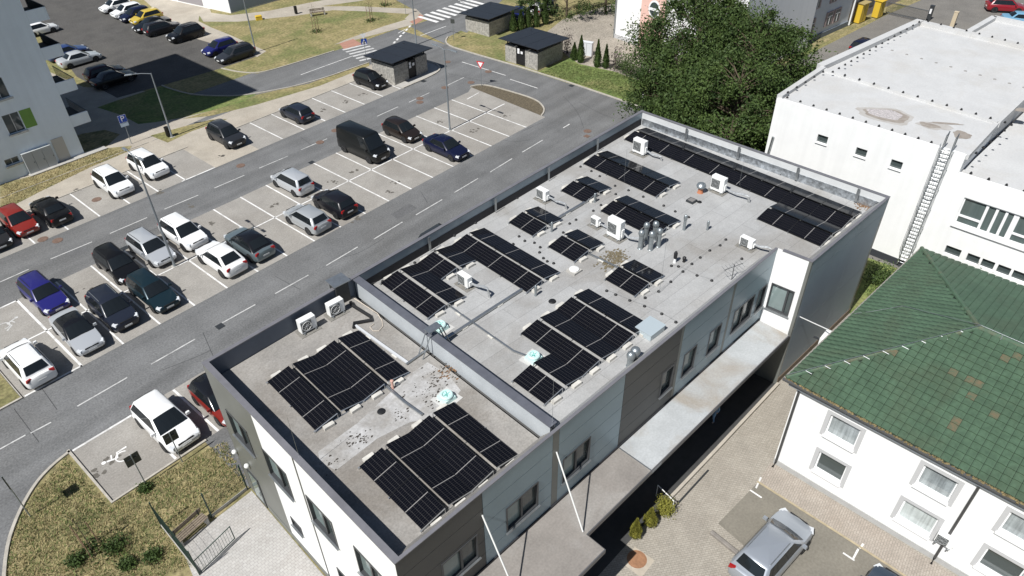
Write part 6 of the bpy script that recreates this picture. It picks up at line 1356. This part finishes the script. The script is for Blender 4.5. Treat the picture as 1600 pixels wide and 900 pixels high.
# trees and hedge at the top
for pos, h, r, lab in (((50.5, 11.5), 6.5, 2.8, 'dark tree behind the gravel yard beside the white cars'), ((55, 8.5), 7, 3, 'dark tree at the left corner of the pink striped building'), ((59, 6.5), 7, 3, 'dark tree at the top edge left of the pink striped building'), ((47.5, 14.5), 4, 1.6, 'bushy dark tree next to the white car')):
    tree(pos, h, r, lab, 3800, .24, lm1, 30, low=.02, group='trees at the top edge')
def thuja(px, h, r, label, pos=None, m_=None, group='conical thujas', n_=900, name='thuja', ls=.13):
    p = gp(*px) if pos is None else Vector((*pos, 0)); root = empty(name, (p.x, p.y, 0)); tag(root, label, 'shrub', group); cb = MB()
    for i in range(n_):
        t = rv.random()**.8; rr_ = r*min(1, (1-t)*1.35+.02)*(.65+.4*rv.random())*(1-.25*max(0, .12-t)/.12); a = rv.random()*6.283
        q = Vector((rr_*math.cos(a), rr_*math.sin(a), .05+t*h)); d_ = Vector((math.cos(a)*.35, math.sin(a)*.35, 1)).normalized(); s = d_.cross(Vector((rv.gauss(0, 1), rv.gauss(0, 1), .1))).normalized()
        l_ = ls*rv.uniform(.8, 1.6); cb.add([q-s*l_*.3, q+s*l_*.3, q+d_*l_], [(0, 1, 2)])
    cb.lathe((0, 0, .03), [(r*.5, 0), (r*.72, h*.12), (r*.6, h*.4), (r*.28, h*.75), (.01, h*.96)], 8)
    MB().tube([(0, 0, 0), (0, 0, h*.5)], .04, 6, r2=.02).build('stem', bark, root); cb.build('foliage', m_ or lm1, root)
for px, h, r, lab in (((897, 94), 1.9, .45, 'short conical thuja right of the front bin shelter'), ((907, 98), 3.0, .5, 'tall conical thuja left of the utility cabinet'), ((933, 105), 3.0, .45, 'tall conical thuja right of the utility cabinet'), ((946, 107), 2.6, .42, 'second conical thuja right of the utility cabinet'),
    ((852, 38), 2.6, .5, 'slim thuja closest to the white car'), ((838, 42), 2.5, .5, 'slim thuja third from the far shelter'), ((826, 44), 2.5, .5, 'slim thuja second from the far shelter'), ((814, 47), 2.5, .5, 'slim thuja in front of the dark blue car'), ((802, 49), 2.5, .5, 'slim thuja next to the far shelter'), ((869, 72), 1.3, .3, 'tiny thuja behind the front bin shelter')):
    thuja(px, h, r, lab)
def bush(px, r, h, label, m_, pos=None, n_=500, group='shrubs', ls=.14, name='shrub'):
    p = gp(*px) if pos is None else Vector((*pos, 0)); root = empty(name, (p.x, p.y, 0)); tag(root, label, 'shrub', group); cb = MB(); sb = MB()
    for k in range(9):
        a = rv.random()*6.28; sb.tube([(0, 0, 0), (r*.4*math.cos(a), r*.4*math.sin(a), h*.6)], .015, 4, r2=.006)
    for i in range(n_):
        v = Vector((rv.gauss(0, .45), rv.gauss(0, .45), abs(rv.gauss(.45, .3)))); leaf(cb, Vector((v.x*r, v.y*r, .05+min(v.z, 1.1)*h)), ls)
    sb.build('stem', bark, root); cb.build('foliage', m_, root)
purple = leaf_mat('leaf_purple', (.05, .03, .03), (.025, .018, .02))
bush((886, 85), .7, 2.6, 'dark purple leaved shrub beside the front bin shelter', purple, n_=500, ls=.16); bush((962, 108), .9, 2.4, 'dark reddish shrub right of the conical thujas', purple, n_=600, ls=.16)
bush((975, 112), 1.2, 1.7, 'low green bush next to the dark reddish shrub', lm2, n_=800, ls=.18); bush((985, 120), 1.4, 2.0, 'green bush at the foot of the lower tree', lm1, n_=900, ls=.18)
yg = leaf_mat('leaf_yellow_green', (.28, .26, .05), (.15, .155, .028), 4)
thuja((992, 839), 1.4, .3, 'slim yellow green conifer left of the three by the canopy walk', m_=yg, n_=1300, group='yellow green conifers', name='conifer', ls=.09); thuja((1015, 820), 1.25, .34, 'middle yellow green conifer by the canopy walk', m_=yg, n_=1300, group='yellow green conifers', name='conifer', ls=.09)
bush((1038, 800), .42, .85, 'round yellow green bush right of the two slim conifers', yg, n_=3200, group='yellow green conifers', ls=.085)
for pos, r, h, lab in (((18.2, -41.0), 1.8, 1.6, 'green hedge in the gap beside the office side wall'), ((20.6, -42.6), 1.5, 1.7, 'green hedge below the ladder cage'), ((16.6, -41.9), 1.3, 1.4, 'green hedge close to the house eave'), ((19.6, -39.6), 1.2, 1.2, 'low green hedge at the white wall plinth')): bush(None, r, h, lab, lm2, pos, 1500, group='hedge plants', ls=.16)
bush(None, 1.0, 2.4, 'pointed green bush between the roof ridge and the low windows', lm2, (20.6, -44.6), 900, ls=.15)
# saplings tied to stakes
def sapling(pos, label, h=3.4, m_=lm3):
    root = empty('staked_sapling', (pos[0], pos[1], 0)); tag(root, label, 'sapling', 'staked saplings')
    for a in (0, 2.1, 4.2): MB().tube([(.4*math.cos(a), .4*math.sin(a), 0), (.38*math.cos(a), .38*math.sin(a), 1.9)], .03, 6).build('stake', mat('stake_wood', (.26, .17, .11), .9, var=.2, scale=5), root)
    tb = MB(); tb.tube([(0, 0, 0), (.03, 0, h*.5), (0, .05, h)], .03, 6, r2=.01); cb = MB()
    for k in range(9):
        a = rv.random()*6.28; z = h*rv.uniform(.5, .95); e = Vector((.55*math.cos(a), .55*math.sin(a), z+.35)); tb.tube([(0, 0, z), e], .01, 4, r2=.004)
        for j in range(16): leaf(cb, e*rv.uniform(.45, 1)+Vector((rv.gauss(0, .08), rv.gauss(0, .08), z*0+rv.gauss(0, .08)+ (z*(1-1)))), .1)
    tb.build('trunk', bark, root); cb.build('crown', m_, root)
    wb_ = MB()
    for i in range(160): leaf(wb_, Vector((rv.gauss(0, .35), rv.gauss(0, .35), rv.uniform(.02, .3))), .2)
    wb_.build('weeds', lm2, root)
sapling((26.4, 32.8), 'staked sapling in the middle of the far lawn'); sapling((33.4, 30.6), 'staked sapling nearest the long zebra crossing'); sapling((38.9, 33.9), 'staked sapling at the top edge of the lawn')
sapling((-25.5, -18.3), 'staked sapling on the lower left lawn', 2.8)
for px, r, h, lab in (((182, 858), .6, .5, 'dark green weed bush right of the lower left sapling'), ((240, 872), .45, .4, 'dark green weed bush near the mesh fence'), ((120, 880), .4, .4, 'small weed clump at the bottom left'), ((200, 885), .4, .35, 'weed clump at the bottom edge'), ((228, 765), .35, .25, 'low weed clump at the foot of the square sign')):
    bush(px, r, h, lab, lm2, n_=700, ls=.13, group='weed clumps')
# grass blades on the lawns
def grass(name, poly, n_, m_, hmin, hmax, label):
    xs, ys = [p[0] for p in poly], [p[1] for p in poly]; mb = MB(); k = 0
    while k < n_:
        x, y = rv.uniform(min(xs), max(xs)), rv.uniform(min(ys), max(ys))
        if not inside((x, y), poly): continue
        k += 1
        for j in range(4):
            a = rv.random()*6.28; h = rv.uniform(hmin, hmax); q = Vector((x+rv.gauss(0, .05), y+rv.gauss(0, .05), .012)); s = Vector((-math.sin(a), math.cos(a), 0))*rv.uniform(.012, .03); l_ = Vector((math.cos(a), math.sin(a), 0))*h*rv.uniform(.3, 1.1)
            mb.add([q-s, q+s, q+l_+Vector((0, 0, h))], [(0, 1, 2)])
    tag(mb.build(name, m_), label, 'grass', kind='stuff')
dryb = mat('blade_dry', (.36, .3, .15), .9, var=.2, scale=1.5); grnb = mat('blade_green', (.12, .15, .045), .9, var=.3, scale=1.5)
lawn1 = G((105, 715), (60, 762), (32, 808), (12, 865), (8, 905), (240, 905), (300, 885), (255, 830), (330, 800), (385, 755), (352, 690), (275, 730), (172, 790))
grass('dry_grass', lawn1, 5200, dryb, .03, .12, 'dry straw coloured grass on the lower left lawn'); grass('green_grass', lawn1, 2600, grnb, .03, .13, 'green grass tufts on the lower left lawn')
lawn2 = G((845, 114), (885, 96), (905, 102), (960, 114), (1010, 132), (1010, 165), (900, 130)); grass('green_grass', lawn2, 2500, grnb, .06, .2, 'green grass on the bank right of the front bin shelter')
lawn3 = G((4, 328), (140, 262), (200, 236), (160, 234), (46, 278), (4, 290)); grass('dry_grass', lawn3, 1800, dryb, .04, .14, 'dry grass strip before the apartment block')
# debris of dry stalks on the far lawn is in the lawn's own material

# ================================================================== PERSON under the canopy
def person(pos, rz, label):
    root = empty('person', (pos[0], pos[1], .01), rz); tag(root, label, 'person')
    V_ = [(0, 0, .95), (0, 0, 1.12), (0, 0, 1.38), (0, 0, 1.48), (.02, 0, 1.58), (.03, 0, 1.70),
          (.0, .10, .90), (.12, .11, .50), (.02, .11, .08), (.14, .11, .03), (0, -.10, .90), (-.02, -.11, .48), (-.2, -.11, .09), (-.09, -.11, .03),
          (0, .20, 1.38), (-.04, .25, 1.12), (.1, .24, .90), (0, -.20, 1.38), (.06, -.25, 1.12), (.2, -.22, .98)]
    E_ = [(0, 1), (1, 2), (2, 3), (3, 4), (4, 5), (0, 6), (6, 7), (7, 8), (8, 9), (0, 10), (10, 11), (11, 12), (12, 13), (2, 14), (14, 15), (15, 16), (2, 17), (17, 18), (18, 19)]
    rad = [.16, .14, .17, .06, .09, .085, .09, .065, .045, .04, .09, .065, .045, .04, .06, .045, .035, .06, .045, .035]
    me = bpy.data.meshes.new('body'); me.from_pydata(V_, E_, []); o = bpy.data.objects.new('body', me); COL.objects.link(o)
    o.modifiers.new('skin', 'SKIN'); sv = me.skin_vertices[0].data
    for i, r_ in enumerate(rad): sv[i].radius = (r_, r_)
    sv[0].use_root = True
    s_ = o.modifiers.new('sub', 'SUBSURF'); s_.levels = 2; s_.render_levels = 2
    dg = bpy.context.evaluated_depsgraph_get(); me2 = bpy.data.meshes.new_from_object(o.evaluated_get(dg)); bpy.data.objects.remove(o)
    skin = mat('skin', (.45, .26, .19), .6); cloth = mat('blue_cloth', (.20, .32, .46), .8, var=.15, scale=8)
    me2.materials.clear(); me2.materials.append(cloth); me2.materials.append(skin); me2.materials.append(mat('shoe', (.4, .33, .32), .7))
    for p_ in me2.polygons:
        c = p_.center; p_.material_index = 2 if c.z < .1 else (1 if (c.z > 1.5 or (c.z < 1.0 and abs(c.y) > .2)) else 0); p_.use_smooth = True
    inst('body', me2, root)
    auto_smooth(MB().lathe((.02, 0, 1.62), [(.10, 0), (.112, .07), (.09, .15), (.02, .18)], 12).build('hair', mat('hair', (.05, .03, .02), .7), root))
person((.9, -36.95), R(160), 'person in light blue clothes walking under the canopy')
